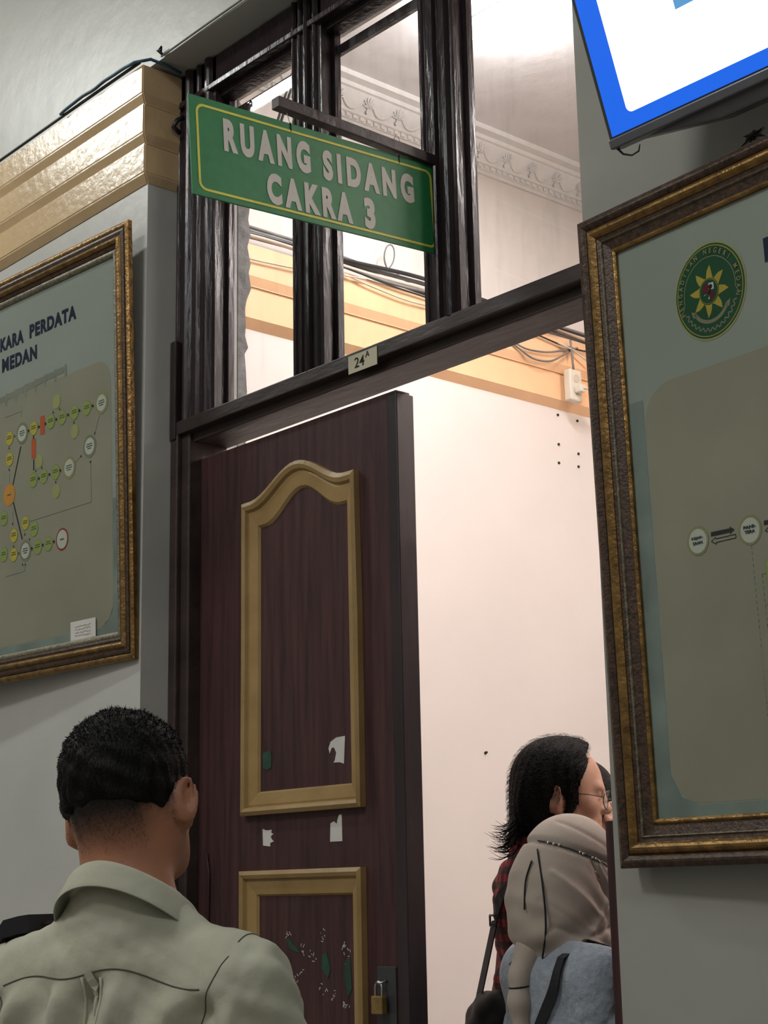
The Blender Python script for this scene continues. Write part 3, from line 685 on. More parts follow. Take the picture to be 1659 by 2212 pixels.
# ribbon below the sun and laurel band
sh.line('ink_khakigrey', [(eu + 0.040 * math.cos(a), ev - 0.014 + 0.040 * math.sin(a)) for a in [math.radians(x) for x in range(205, 336, 8)]], 0.0065, 6)
for s_ in (-1, 1):
    sh.poly('ink_khakigrey', [(eu + s_ * 0.034, ev - 0.030), (eu + s_ * 0.043, ev - 0.026), (eu + s_ * 0.040, ev - 0.038), (eu + s_ * 0.031, ev - 0.040)], 6)
for k in range(26):
    a = math.radians(205 + 130 * k / 25); r_ = 0.058
    x = eu + r_ * math.cos(a) ; z = ev - 0.004 + (r_ + 0.006) * math.sin(a)
    t = a + (0.6 if k % 2 else -0.6)
    sh.line('ink_khakigrey', [(x - 0.004 * math.cos(t), z - 0.004 * math.sin(t)), (x + 0.004 * math.cos(t), z + 0.004 * math.sin(t))], 0.0022, 6)
# arrows between the round stations
def arrow(fillit, a, b, w, hw, hl):
    a = Vector(a); b = Vector(b); d = (b - a).normalized(); q = Vector((-d.y, d.x)); c = b - d * hl
    pts = [a - q * w, c - q * w, c - q * hw, b, c + q * hw, c + q * w, a + q * w]
    if fillit: sh.poly('ink', pts, 3)
    else: sh.line('ink', pts + [pts[0]], 0.0013, 3)
arrow(True, (0.2431, 0.5355), (0.2936, 0.5345), 0.0036, 0.0066, 0.010)
arrow(False, (0.2952, 0.5232), (0.2424, 0.5233), 0.0030, 0.0060, 0.010)
arrow(True, (0.3542, 0.5335), (0.4050, 0.5325), 0.0036, 0.0066, 0.010)
arrow(False, (0.4050, 0.5209), (0.3555, 0.5209), 0.0030, 0.0060, 0.010)
for u, v in ((0.214, 0.5295), (0.3255, 0.5272)):
    sh.disc('ink_khakigrey', u, v, 0.0250, 2, 0.0240); sh.disc('ink_khaki', u, v, 0.0240, 3, 0.0230); sh.disc('ink_white', u, v, 0.0205, 4, 0.0195)
sh.dash('ink', (0.325, 0.502), (0.328, 0.2107), 0.0012); sh.dash('ink', (0.328, 0.2107), (0.45, 0.2100), 0.0012)
sh.dash('ink', (0.3413, 0.4524), (0.3464, 0.235), 0.0012); sh.dash('ink', (0.3413, 0.4524), (0.352, 0.4524), 0.0012)
for z0, z1 in ((0.4321, 0.4717), (0.3821, 0.4225), (0.3482, 0.3738), (0.3000, 0.3438), (0.255, 0.292)):
    sh.poly('ink_khakigrey', [(0.3498, z0 - 0.001), (0.45, z0 - 0.001), (0.45, z1 + 0.001), (0.3498, z1 + 0.001)], 2)
    sh.poly('ink_green', [(0.3510, z0), (0.449, z0), (0.449, z1), (0.3510, z1)], 3)
    zc = (z0 + z1) / 2
    sh.line('ink_grey', [(0.344, zc), (0.351, zc)], 0.001, 2)
for q in (0.1, 0.3, 0.62, 0.8):
    u = 0.13 + 0.9 * q * 0.3
sh.poly('ink', [(0.3260, 0.1550), (0.35, 0.1550), (0.35, 0.1640), (0.3260, 0.1640)], 3)
sh.line('ink', [(0.3255, 0.139), (0.35, 0.139), (0.35, 0.146), (0.3255, 0.146), (0.3255, 0.139)], 0.0012, 3)
sh.build()
def lab2(a, b, u, v, h):
    text_fit('station_text', a, u - 0.0125, u + 0.0125, v + 0.0015, h, M['ink'], pic, y=YS - 0.0025, bold=0.02)
    text_fit('station_text', b, u - 0.0105, u + 0.0105, v - 0.0065, h, M['ink'], pic, y=YS - 0.0025, bold=0.02)
lab2('KEJAK-', 'SAAN', 0.214, 0.5300, 0.0055); lab2('PANI-', 'TERA', 0.3255, 0.5285, 0.0055)
text_fit('chart_heading', 'P', 0.4045, 0.4345, 0.9600, 0.0415, M['ink_navy'], pic, y=YS - 0.0008, bold=0.03)
text_fit('station_text', 'KE', 0.3262, 0.3400, 0.1740, 0.0045, M['ink'], pic, y=YS - 0.0025, bold=0.02)
# lettering round the seal
ring_txt = 'PENGADILAN NEGERI MEDAN'
for i, chh in enumerate(ring_txt):
    if chh == ' ': continue
    a = math.radians(203 - (222.0) * i / (len(ring_txt) - 1))
    cx = eu + 0.0645 * math.cos(a); cz = ev + 0.0700 * math.sin(a)
    base = Matrix(((1, 0, 0, 0), (0, 0, -1, 0), (0, 1, 0, 0), (0, 0, 0, 1)))
    rot = Matrix.Rotation(-(a - math.pi / 2), 4, 'Y')
    if i == 0: acc = []
    o = text_mesh('seal_letter', chh, 0.0125, M['ink_khaki'], None, Matrix.Translation((cx, YS - 0.0030, cz)) @ rot @ Matrix.Translation((0, 0, -0.0045)) @ base, 0.0002, 0.0001, 0.8, 'CENTER')
    acc.append(o)
mb = MB()
for o in acc:
    mb.add([v.co.copy() for v in o.data.vertices], [tuple(p.vertices) for p in o.data.polygons])
    bpy.data.objects.remove(o)
from_pd('seal_lettering', mb.V, mb.F, M['ink_khaki'], pic)

# ================================================================== SCREEN leaning from the wall, top right
TV = plane_T((-1.699, 2.05, H(1.275)), 0, 19.12)
tv = empty('display_screen', mw=TV)
tag(tv, 'glowing display screen with blue bordered white page, tilted out above the right chart', 'screen')
TW, TH = 0.98, 0.57
MB().box(0.0, TW, 0.001, 0.030, 0.0, TH).build('screen_case', M['tv_plastic'], tv, bevel=0.003)
MB().box(0.0, TW, -0.004, 0.030, -0.016, 0.002).build('lower_bezel', M['tv_grey'], tv, bevel=0.003)
MB().prism([(0.03, -0.010), (TW - 0.03, -0.010), (TW - 0.10, -0.040), (0.22, -0.040)], 0.014, 0.052).build('rear_housing', M['tv_grey'], tv, bevel=0.004)
MB().box(0.18, TW - 0.18, 0.030, 0.075, 0.02, 0.42).build('rear_housing', M['tv_plastic'], tv, bevel=0.01)
MB().box(0.009, TW - 0.009, -0.0006, 0.0014, 0.005, TH - 0.01).build('screen_blue', M['tv_blue'], tv)
MB().prism(rrect(0.0535, TW - 0.05, 0.0315, TH - 0.05, 0.012), -0.0012, -0.0004).build('screen_page', M['tv_white'], tv)
MB().box(0.2, 0.245, -0.0020, -0.0012, 0.1555, 0.24).build('screen_picture', M['tv_pale'], tv)
MB().tube([(0.004, 0.012, -0.014), (0.013, 0.012, -0.028), (0.030, 0.012, -0.036), (0.046, 0.012, -0.034), (0.052, 0.012, -0.024)], [0.003, 0.0018, 0.0016, 0.0016, 0.001], 6).build('wire_hook', M['black_cable'], tv, smooth=True)
o = MB().box(-1.35, -1.31, 2.09, 2.206, H(1.45), H(1.49)).box(-1.11, -1.07, 2.09, 2.206, H(1.45), H(1.49)).box(-1.40, -1.02, 2.195, 2.206, H(1.40), H(1.55)).build('screen_bracket', M['tv_plastic'])
tag(o, 'dark wall bracket behind the glowing screen', 'bracket')
# chipped hole in the wall below the screen
rr = random.Random(8)
p = []
for i in range(14):
    a = 2 * math.pi * i / 14; r_ = 0.011 * rr.uniform(0.6, 1.3) ; p.append((-1.5085 + 1.5 * r_ * math.cos(a), H(1.262) + 0.8 * r_ * math.sin(a)))
mb = MB().prism(p, YF - 0.0012, YF + 0.002)
for a, l in ((3.6, .035), (4.2, .022), (5.0, .018), (0.3, .025), (5.9, .03), (2.9, .02)):
    mb.tube([(-1.5085, YF - 0.001, H(1.262)), (-1.5085 + l * math.cos(a), YF - 0.001, H(1.262) + l * math.sin(a))], [0.0025, 0.0004], 4)
hole = mb.build('wall_chip', M['dirt']); hole['kind'] = 'structure'

# ================================================================== CABLES AND FITTINGS
def wavy(p0, p1, n, amp, seed, sag=0.0, ax=(0, 0, 1), ax2=(1, 0, 0)):
    r = random.Random(seed); a = Vector(p0); b = Vector(p1); out = []
    ph = [r.uniform(0, 6.28) for _ in range(4)]
    for i in range(n + 1):
        t = i / n
        w = amp * (math.sin(5 * t + ph[0]) + 0.6 * math.sin(11 * t + ph[1]) + 0.3 * math.sin(23 * t + ph[2]))
        out.append(a.lerp(b, t) + Vector(ax) * (w - sag * math.sin(math.pi * t)) + Vector(ax2) * (0.5 * amp * math.sin(7 * t + ph[3])))
    return out
# cables lying on the corridor cornice
cz = H(2.188)
pts = wavy((-7.9, YF - 0.035, cz), (-3.40, YF - 0.040, cz), 60, 0.004, 1)
o = MB().tube(pts, 0.0045, 6).build('cable', M['black_cable'], smooth=True); tag(o, 'thin black cable lying along the top of the cream cornice', 'cable')
pts = wavy((-3.80, YF - 0.048, cz + 0.002), (-3.41, YF - 0.050, cz + 0.006), 16, 0.004, 2) + [Vector((-3.375, YF - 0.02, cz + 0.004)), Vector((-3.362, YF + 0.03, H(2.182))), Vector((-3.355, 2.27, H(2.172)))]
M['blue_cable'] = mat('faded_blue_cable', (0.03, 0.09, 0.15), 0.45, var=0.2)
o = MB().tube(pts, 0.0045, 8).build('cable', M['blue_cable'], smooth=True); tag(o, 'faded blue cable bending round the corner of the cream cornice', 'cable')
o = MB().tube([(-3.340, 2.200, H(2.196)), (-3.343, 2.185, H(2.205)), (-3.337, 2.192, H(2.214)), (-3.348, 2.198, H(2.206))], 0.0045, 6).build('cable_clip', M['black_cable'], smooth=True)
tag(o, 'small black cable clip at the corner where the cornice meets the doorway', 'clip')
o = MB().tube(wavy((-3.345, 2.199, H(2.196)), (-1.95, 2.199, H(2.202)), 30, 0.002, 5), 0.0028, 6).build('cable', M['grey_cable'], smooth=True)
tag(o, 'thin grey wire running up along the edge above the doorway', 'cable')
o = MB().tube([(-3.375, 2.292, H(2.055)), (-3.372, 2.270, H(2.040)), (-3.378, 2.262, H(2.020)), (-3.380, 2.285, H(2.008))], 0.007, 7).build('cable_stub', M['black_cable'], smooth=True)
tag(o, 'black cable stub between the cream cornice and the window post', 'cable')
# bundle on the courtroom cornice (a rope of several cables)
XC = XW + 0.045
def cable(label, p0, p1, r, m, seed, amp=0.012, sag=0.0, n=50):
    o = MB().tube(wavy(p0, p1, n, amp, seed, sag), r, 6).build('cable', m, smooth=True); tag(o, label, 'cable', None); return o
g_ = 'cables on the courtroom cornice'
for k in range(7):
    mm = (M['grey_cable'], M['black_cable'], M['grey_cable'], M['grey_cable'], M['white_cable'], M['grey_cable'], M['black_cable'])[k]
    o = cable('dusty cable in the bundle lying on the orange courtroom cornice', (XC - 0.004 + 0.0045 * k, 2.52, H(2.172 + 0.009 * (k % 4))), (XC - 0.002 + 0.0045 * k, 4.90, H(2.166 + 0.009 * (k % 4))), 0.0065 if k % 2 else 0.0085, mm, 20 + k, amp=0.011)
    o['group'] = g_
for k, (y0, y1, zz, sg_, m_) in enumerate(((2.55, 3.6, 2.150, 0.05, 'white_cable'), (3.4, 4.3, 2.150, 0.035, 'white_cable'), (4.2, 4.72, 2.130, 0.07, 'grey_cable'), (4.25, 4.70, 2.125, 0.10, 'grey_cable'), (3.45, 4.6, 2.165, 0.02, 'black_cable'), (4.35, 4.92, 2.15, 0.03, 'black_cable'))):
    o = cable('loose cable sagging in front of the orange courtroom cornice', (XW + 0.062, y0, H(zz)), (XW + 0.064, y1, H(zz - 0.01)), 0.0038, M[m_], 40 + k, amp=0.003, sag=sg_)
    o['group'] = 'sagging cables on the courtroom cornice'
lp = [(XW + 0.05 + 0.01 * math.sin(t), 3.720 + 0.030 * math.cos(t) + 0.004 * t, H(2.262 + 0.045 * math.sin(t))) for t in [(-1.9 + 2 * math.pi * i / 26 * 1.12) for i in range(27)]]
o = MB().tube([(XW + 0.05, 3.62, H(2.175)), (XW + 0.05, 3.69, H(2.195))] + lp + [(XW + 0.05, 3.80, H(2.19)), (XW + 0.05, 3.9, H(2.17))], 0.0028, 6).build('cable_loop', M['grey_cable'], smooth=True)
tag(o, 'small loop of grey wire standing up from the courtroom cable bundle', 'cable')
# slanted wires behind the upper left pane
for k in range(2):
    o = MB().tube([(-3.30 + .02 * k, 2.50, H(1.93)), (-3.16 + .02 * k, 2.50, H(2.17))], 0.004, 6).build('cable', M['grey_cable'], smooth=True)
    tag(o, 'one of two grey wires slanting behind the upper left transom pane', 'cable', 'slanting wires behind the transom')
# power strip hung on the courtroom cornice
ps = empty('power_strip', (XW + 0.062, 4.680, H(1.90))); bpy.context.view_layer.update()
tag(ps, 'white power strip with a plug fixed to the orange courtroom cornice', 'power strip')
def inp(mb, name, m, **k): return keepworld(mb.build(name, m, **k), ps)
inp(MB().box(XW + 0.050, XW + 0.085, 4.645, 4.715, H(1.885), H(2.015)), 'strip_body', M['socket'], bevel=0.006)
for z in (1.978, 1.930):
    inp(MB().tube([(XW + 0.0845, 4.682, H(z)), (XW + 0.0870, 4.682, H(z))], 0.017, 16), 'socket_face', M['white_cable'])
inp(MB().box(XW + 0.086, XW + 0.120, 4.667, 4.697, H(1.915), H(1.945)), 'plug', M['socket'], bevel=0.004)
inp(MB().tube([(XW + 0.118, 4.682, H(1.93)), (XW + 0.140, 4.730, H(1.925)), (XW + 0.12, 4.790, H(1.97)), (XW + 0.085, 4.770, H(2.06)), (XW + 0.075, 4.680, H(2.10)), (XW + 0.07, 4.60, H(2.115))], 0.004, 8), 'power_cord', M['white_cable'], smooth=True)
inp(MB().tube([(XW + 0.075, 4.680, H(2.01)), (XW + 0.08, 4.670, H(2.06)), (XW + 0.07, 4.675, H(2.14))], 0.0045, 8), 'hanging_tie', M['grey_cable'], smooth=True)
# screw holes and a nail in the courtroom side wall
for y_, z_, nm in ((4.656, 1.842, 'uppermost of the left row'), (4.771, 1.838, 'uppermost of the right row'), (4.653, 1.720, 'middle of the left row'), (4.650, 1.643, 'lowest of the left row'), (4.768, 1.700, 'middle of the right row'), (4.765, 1.646, 'lowest of the right row')):
    o = MB().tube([(XW - 0.001, y_, H(z_)), (XW + 0.004, y_, H(z_))], 0.0055, 9).build('wall_plug', M['dirt'])
    tag(o, 'dark wall plug hole under the power strip, ' + nm, 'wall plug', 'wall plugs under the power strip')
o = MB().tube([(XW - 0.001, 4.187, H(0.484)), (XW + 0.010, 4.187, H(0.487))], [0.006, 0.004], 9).build('nail', M['dirt'])
tag(o, 'dark nail in the pale courtroom wall left of the long haired person', 'nail')
# ceiling lamp of the courtroom
cl = empty('ceiling_lamp', (-3.25, 3.6, H(2.90))); bpy.context.view_layer.update()
tag(cl, 'white tube lamp on the courtroom ceiling, seen bright through the right transom pane', 'lamp')
keepworld(MB().box(-3.55, -2.95, 3.57, 3.63, H(2.878), H(2.899)).build('lamp_housing', M['white_plaster'], bevel=0.004), cl)
keepworld(MB().tube([(-3.53, 3.6, H(2.845)), (-2.97, 3.6, H(2.845))], 0.014, 12).build('lamp_tube', M['lamp'], smooth=True), cl)
for x_ in (-3.54, -2.96): keepworld(MB().box(x_ - 0.01, x_ + 0.01, 3.585, 3.615, H(2.828), H(2.880)).build('lamp_holder', M['white_plaster'], bevel=0.002), cl)

# ================================================================== PEOPLE
class Field:
    """smooth union of rounded shapes on a rectilinear grid, meshed by surface nets"""
    def __init__(s, xs, ys, zs):
        s.x, s.y, s.z = [np.asarray(a, dtype=np.float32) for a in (xs, ys, zs)]
        s.F = np.full((len(s.x), len(s.y), len(s.z)), 1.0, dtype=np.float32)
        s.R = None          # optional rotation about a pivot applied to shapes
    def _sl(s, lo, hi):
        out = []
        for a, l, h in zip((s.x, s.y, s.z), lo, hi):
            i0 = max(0, np.searchsorted(a, l) - 1); i1 = min(len(a), np.searchsorted(a, h) + 1); out.append(slice(i0, i1))
        return tuple(out)
    def _grid(s, sl):
        return s.x[sl[0]][:, None, None], s.y[sl[1]][None, :, None], s.z[sl[2]][None, None, :]
    def _mix(s, sl, d, k, mode):
        f = s.F[sl]
        if mode == 'sub':
            a = f; b = -d; h = np.maximum(k - np.abs(a - b), 0) / k
            s.F[sl] = np.maximum(a, b) + h * h * k * 0.25
        else:
            h = np.maximum(k - np.abs(f - d), 0) / k
            s.F[sl] = np.minimum(f, d) - h * h * k * 0.25
    def xf(s, p):
        if s.R is None: return np.array(p, float)
        M3, piv = s.R; return M3 @ (np.array(p, float) - piv) + piv
    def ell(s, c, r, rot=None, k=0.03, mode='add'):
        c = s.xf(c); r = np.array(r, float)
        A = np.eye(3)
        if rot is not None: A = np.array(Matrix.Rotation(math.radians(rot[1]), 3, rot[0])) if isinstance(rot[0], str) else np.array(rot)
        if s.R is not None: A = s.R[0] @ A
        m = float(r.max()) + k + 0.02
        sl = s._sl(c - m, c + m); X, Y, Z = s._grid(sl)
        dx, dy, dz = X - c[0], Y - c[1], Z - c[2]
        q = [(A[0, i] * dx + A[1, i] * dy + A[2, i] * dz) / r[i] for i in range(3)]
        q2 = [(A[0, i] * dx + A[1, i] * dy + A[2, i] * dz) / (r[i] ** 2) for i in range(3)]
        k0 = np.sqrt(q[0] ** 2 + q[1] ** 2 + q[2] ** 2); k1 = np.sqrt(q2[0] ** 2 + q2[1] ** 2 + q2[2] ** 2) + 1e-9
        s._mix(sl, k0 * (k0 - 1.0) / k1, k, mode); return s
    def cap(s, a, b, ra, rb, k=0.03, mode='add', flat=None):
        a = s.xf(a); b = s.xf(b); m = max(ra, rb) + k + 0.02
        sl = s._sl(np.minimum(a, b) - m, np.maximum(a, b) + m); X, Y, Z = s._grid(sl)
        d = b - a; L2 = float(d @ d) + 1e-12
        t = np.clip(((X - a[0]) * d[0] + (Y - a[1]) * d[1] + (Z - a[2]) * d[2]) / L2, 0, 1)
        px = X - (a[0] + t * d[0]); py = Y - (a[1] + t * d[1]); pz = Z - (a[2] + t * d[2])
        s._mix(sl, np.sqrt(px * px + py * py + pz * pz) - (ra + (rb - ra) * t), k, mode); return s
    def plane(s, n, p):
        """keep the side n.(x-p) < 0"""
        n = np.array(n, float); n /= np.linalg.norm(n)
        d = (s.x[:, None, None] - p[0]) * n[0] + (s.y[None, :, None] - p[1]) * n[1] + (s.z[None, None, :] - p[2]) * n[2]
        s.F = np.maximum(s.F, d.astype(np.float32)); return s
    def mesh(s):
        F = s.F; nx, ny, nz = F.shape
        ins = F < 0
        c = np.zeros((nx - 1, ny - 1, nz - 1), np.int8)
        for i in (0, 1):
            for j in (0, 1):
                for k in (0, 1): c += ins[i:nx - 1 + i, j:ny - 1 + j, k:nz - 1 + k]
        act = (c > 0) & (c < 8)
        idx = np.full(c.shape, -1, np.int64); I = np.argwhere(act); idx[act] = np.arange(len(I))
        acc = np.zeros((len(I), 3)); cnt = np.zeros(len(I))
        ax = (s.x, s.y, s.z)
        corners = [(i, j, k) for i in (0, 1) for j in (0, 1) for k in (0, 1)]
        for a in corners:
            for d in range(3):
                if a[d] == 1: continue
                b = list(a); b[d] = 1
                fa = F[I[:, 0] + a[0], I[:, 1] + a[1], I[:, 2] + a[2]].astype(float); fb = F[I[:, 0] + b[0], I[:, 1] + b[1], I[:, 2] + b[2]].astype(float)
                m = (fa < 0) != (fb < 0)
                t = np.where(m, fa / np.where(m, fa - fb, 1), 0)
                P = np.stack([ax[q][I[:, q] + a[q]] for q in range(3)], 1).astype(float)
                Q = np.stack([ax[q][I[:, q] + b[q]] for q in range(3)], 1)
                acc += np.where(m[:, None], P + (Q - P) * t[:, None], 0); cnt += m
        V = acc / np.maximum(cnt, 1)[:, None]
        quads = []
        for d in range(3):
            sh = [nx, ny, nz]; sh[d] -= 1
            a = [slice(None)] * 3; b = [slice(None)] * 3; a[d] = slice(0, sh[d]); b[d] = slice(1, sh[d] + 1)
            A = ins[tuple(a)]; B = ins[tuple(b)]; E = np.argwhere(A != B)
            o = [q for q in range(3) if q != d]
            ok = (E[:, o[0]] > 0) & (E[:, o[1]] > 0) & (E[:, o[0]] < (nx, ny, nz)[o[0]] - 1) & (E[:, o[1]] < (nx, ny, nz)[o[1]] - 1)
            E = E[ok]; fl = A[tuple(E.T)]
            def at(u, v):
                e = E.copy(); e[:, o[0]] += u; e[:, o[1]] += v; return idx[tuple(e.T)]
            q = np.stack([at(-1, -1), at(0, -1), at(0, 0), at(-1, 0)], 1)
            flip = fl if d != 1 else ~fl
            q[~flip] = q[~flip][:, ::-1]
            quads.append(q)
        Q = np.concatenate(quads); Q = Q[(Q >= 0).all(1)]
        return V, Q
def relax(V, Q, it=2, lam=0.5):
    n = len(V)
    for _ in range(it):
        acc = np.zeros_like(V); c = np.zeros(n)
        for a, b in ((0, 1), (1, 2), (2, 3), (3, 0)):
            np.add.at(acc, Q[:, a], V[Q[:, b]]); np.add.at(c, Q[:, a], 1)
            np.add.at(acc, Q[:, b], V[Q[:, a]]); np.add.at(c, Q[:, b], 1)
        V = V * (1 - lam) + lam * acc / np.maximum(c, 1)[:, None]
    return V
def normals(V, Q):
    n = np.cross(V[Q[:, 2]] - V[Q[:, 0]], V[Q[:, 3]] - V[Q[:, 1]]); N = np.zeros_like(V)
    for k in range(4): np.add.at(N, Q[:, k], n)
    return N / (np.linalg.norm(N, axis=1)[:, None] + 1e-12)
def np_obj(name, V, Q, m, parent):
    me = bpy.data.meshes.new(name)
    me.vertices.add(len(V)); me.vertices.foreach_set('co', V.astype(np.float32).ravel())
    me.loops.add(len(Q) * 4); me.loops.foreach_set('vertex_index', Q.astype(np.int32).ravel())
    me.polygons.add(len(Q)); me.polygons.foreach_set('loop_start', np.arange(0, len(Q) * 4, 4, dtype=np.int32))
    me.polygons.foreach_set('use_smooth', np.ones(len(Q), bool))
    me.update(calc_edges=True); me.validate()
    return link(name, me, m, parent)
def axis(segs):
    """[(start, stop, step), ...] -> sorted coordinates"""
    out = []
    for a, b, st in segs: out.append(np.arange(a, b, st))
    return np.concatenate(out)
def rotm(yaw=0, pitch=0, roll=0):
    """yaw turns left, pitch lifts the face, roll leans towards the right shoulder"""
    return np.array(Matrix.Rotation(math.radians(yaw), 3, 'Z') @ Matrix.Rotation(math.radians(pitch), 3, 'X') @ Matrix.Rotation(math.radians(roll), 3, 'Y'))

# ---- shared anatomy.  figure faces +y, right hand at +x, height about 1.75 m before scaling
def add_head(f, R=None, ears=True, slim=1.0):
    piv = np.array((0, -0.01, 1.50)); f.R = (R, piv) if R is not None else None
    f.ell((0, -0.020, 1.648), (0.0775, 0.096, 0.098), k=0.02)            # cranium
    f.ell((0, 0.018, 1.655), (0.0685, 0.072, 0.080), k=0.03)             # forehead
    f.ell((0, 0.030, 1.590), (0.060, 0.060, 0.068), k=0.03)              # face
    f.ell((0, 0.052, 1.548), (0.040, 0.040, 0.032), k=0.03)              # chin
    f.cap((0.052, 0.000, 1.575), (0.026, 0.066, 1.545), 0.022, 0.016, k=0.025)   # jaw
    f.cap((-0.052, 0.000, 1.575), (-0.026, 0.066, 1.545), 0.022, 0.016, k=0.025)
    f.ell((0.038, 0.062, 1.605), (0.022, 0.022, 0.020), k=0.02); f.ell((-0.038, 0.062, 1.605), (0.022, 0.022, 0.020), k=0.02)   # cheeks
    f.cap((-0.034, 0.083, 1.648), (0.034, 0.083, 1.648), 0.010, 0.010, k=0.02)   # brow
    f.cap((0, 0.086, 1.640), (0, 0.106, 1.603), 0.009, 0.0125, k=0.012)          # nose
    f.ell((0.011, 0.097, 1.600), (0.009, 0.011, 0.008), k=0.008); f.ell((-0.011, 0.097, 1.600), (0.009, 0.011, 0.008), k=0.008)
    for sx in (-1, 1):
        f.ell((sx * 0.031, 0.090, 1.632), (0.016, 0.012, 0.010), k=0.012, mode='sub')   # eye sockets
        f.ell((sx * 0.031, 0.076, 1.631), (0.0125, 0.0125, 0.0125), k=0.004)
        f.ell((sx * 0.031, 0.0795, 1.636), (0.0145, 0.0115, 0.006), k=0.004)            # upper lids
        f.ell((sx * 0.031, 0.0790, 1.624), (0.0140, 0.0110, 0.004), k=0.004)
    f.cap((-0.020, 0.088, 1.577), (0.020, 0.088, 1.577), 0.006, 0.006, k=0.010)         # lips
    f.cap((-0.016, 0.087, 1.568), (0.016, 0.087, 1.568), 0.007, 0.007, k=0.008)
    f.ell((0, 0.099, 1.5725), (0.024, 0.008, 0.0018), k=0.004, mode='sub')
    if ears:
        for sx in (-1, 1):
            A = np.array(Matrix.Rotation(math.radians(sx * -34), 3, 'Z') @ Matrix.Rotation(math.radians(-10), 3, 'X'))
            f.ell((sx * 0.0895, -0.016, 1.612), (0.0072, 0.020, 0.034), rot=A, k=0.006)
            f.ell((sx * 0.0945, -0.014, 1.618), (0.0055, 0.0115, 0.021), rot=A, k=0.005, mode='sub')
            f.ell((sx * 0.080, -0.004, 1.607), (0.010, 0.010, 0.020), k=0.010)
            f.ell((sx * 0.084, -0.004, 1.584), (0.006, 0.009, 0.010), k=0.008)
            f.ell((sx * 0.0925, -0.012, 1.614), (0.004, 0.007, 0.015), rot=A, k=0.004, mode='sub')
    f.R = None
    top = (R @ (np.array((0, -0.025, 1.585)) - piv) + piv) if R is not None else (0, -0.025, 1.585)
    f.cap(top, (0, -0.035, 1.455), 0.059, 0.066, k=0.035)               # neck
def add_torso(f, g=0.0, w=1.0):
    f.cap((-0.150 * w, -0.02, 1.412), (0.150 * w, -0.02, 1.412), 0.052 + g, 0.052 + g, k=0.05)
    for sx in (-1, 1): f.cap((sx * 0.035, -0.035, 1.485), (sx * 0.150 * w, -0.025, 1.425), 0.040 + g, 0.046 + g, k=0.05)
    f.ell((0, -0.01, 1.300), (0.160 * w + g, 0.112 + g, 0.155 + g), k=0.06)
    f.ell((0, -0.005, 1.150), (0.142 * w + g, 0.108 + g, 0.160), k=0.06)
    f.ell((0, -0.010, 0.985), (0.160 * w + g, 0.118 + g, 0.135), k=0.06)
def add_arm(f, sx, sh, el, wr, g=0.0, sleeve=False, w=1.0):
    b_ = 0.0 if sleeve else -0.010
    f.cap(sh, el, 0.056 + g + b_, 0.043 + g + b_ * 0.5, k=0.045); f.cap(el, wr, 0.042 + g + b_ * 0.5, 0.028 + (g if sleeve else 0), k=0.02)
def add_hand(f, wr, d, side, pn, grip=0.5):
    """wr wrist, d direction of the palm, side = thumb side direction, pn = palm normal"""
    wr = np.array(wr, float); d = np.array(d, float); d /= np.linalg.norm(d); side = np.array(side, float); side -= d * (side @ d); side /= np.linalg.norm(side)
    pn = np.cross(d, side) * (1 if np.cross(d, side) @ np.array(pn) > 0 else -1)
    c = wr + d * 0.05
    for t in (-0.026, -0.009, 0.009, 0.026): f.cap(wr + d * 0.015 + side * t * 0.7, wr + d * 0.085 + side * t, 0.013, 0.0105, k=0.012)
    for i, (t, L) in enumerate(((0.029, 0.070), (0.010, 0.078), (-0.009, 0.072), (-0.027, 0.056))):
        p0 = wr + d * 0.085 + side * t; ang = 0.35 * grip + 0.12 * i * grip
        p = p0; dd = d.copy()
        for j, fr in enumerate((0.42, 0.32, 0.26)):
            dd = dd * math.cos(ang) + pn * math.sin(ang); dd /= np.linalg.norm(dd)
            q = p + dd * L * fr; f.cap(p, q, 0.0088 - 0.0008 * j, 0.0080 - 0.0008 * j, k=0.003); p = q
    t0 = wr + d * 0.025 + side * 0.026; t1 = t0 + (d * 0.65 + side * 0.6 + pn * 0.35) * 0.038; t2 = t1 + (d * 0.9 + side * 0.1 + pn * 0.4) * 0.034
    f.cap(t0, t1, 0.0125, 0.0100, k=0.010); f.cap(t1, t2, 0.0098, 0.0082, k=0.004)
def add_legs(f, g=0.0, feet=True):
    for sx in (-1, 1):
        f.cap((sx * 0.088, -0.005, 0.93), (sx * 0.098, 0.010, 0.50), 0.088 + g, 0.056 + g, k=0.03)
        f.cap((sx * 0.098, 0.010, 0.50), (sx * 0.104, -0.020, 0.09), 0.056 + g, 0.038 + g, k=0.02)
        if feet: f.cap((sx * 0.104, -0.035, 0.040), (sx * 0.125, 0.130, 0.032), 0.038, 0.032, k=0.02)
def grid(fine=0.0045, x=0.36, y0=-0.22, y1=0.26, z0=-0.01, z1=1.79, zf=1.46, coarse=0.011):
    return Field(axis([(-x, -0.11, coarse), (-0.11, 0.11, fine), (0.11, x, coarse)]), axis([(y0, -0.16, coarse), (-0.16, 0.15, fine), (0.15, y1, coarse)]), axis([(z0, zf, coarse), (zf, z1, fine)]))
def ugrid(x0, x1, y0, y1, z0, z1, st): return Field(np.arange(x0, x1, st), np.arange(y0, y1, st), np.arange(z0, z1, st))

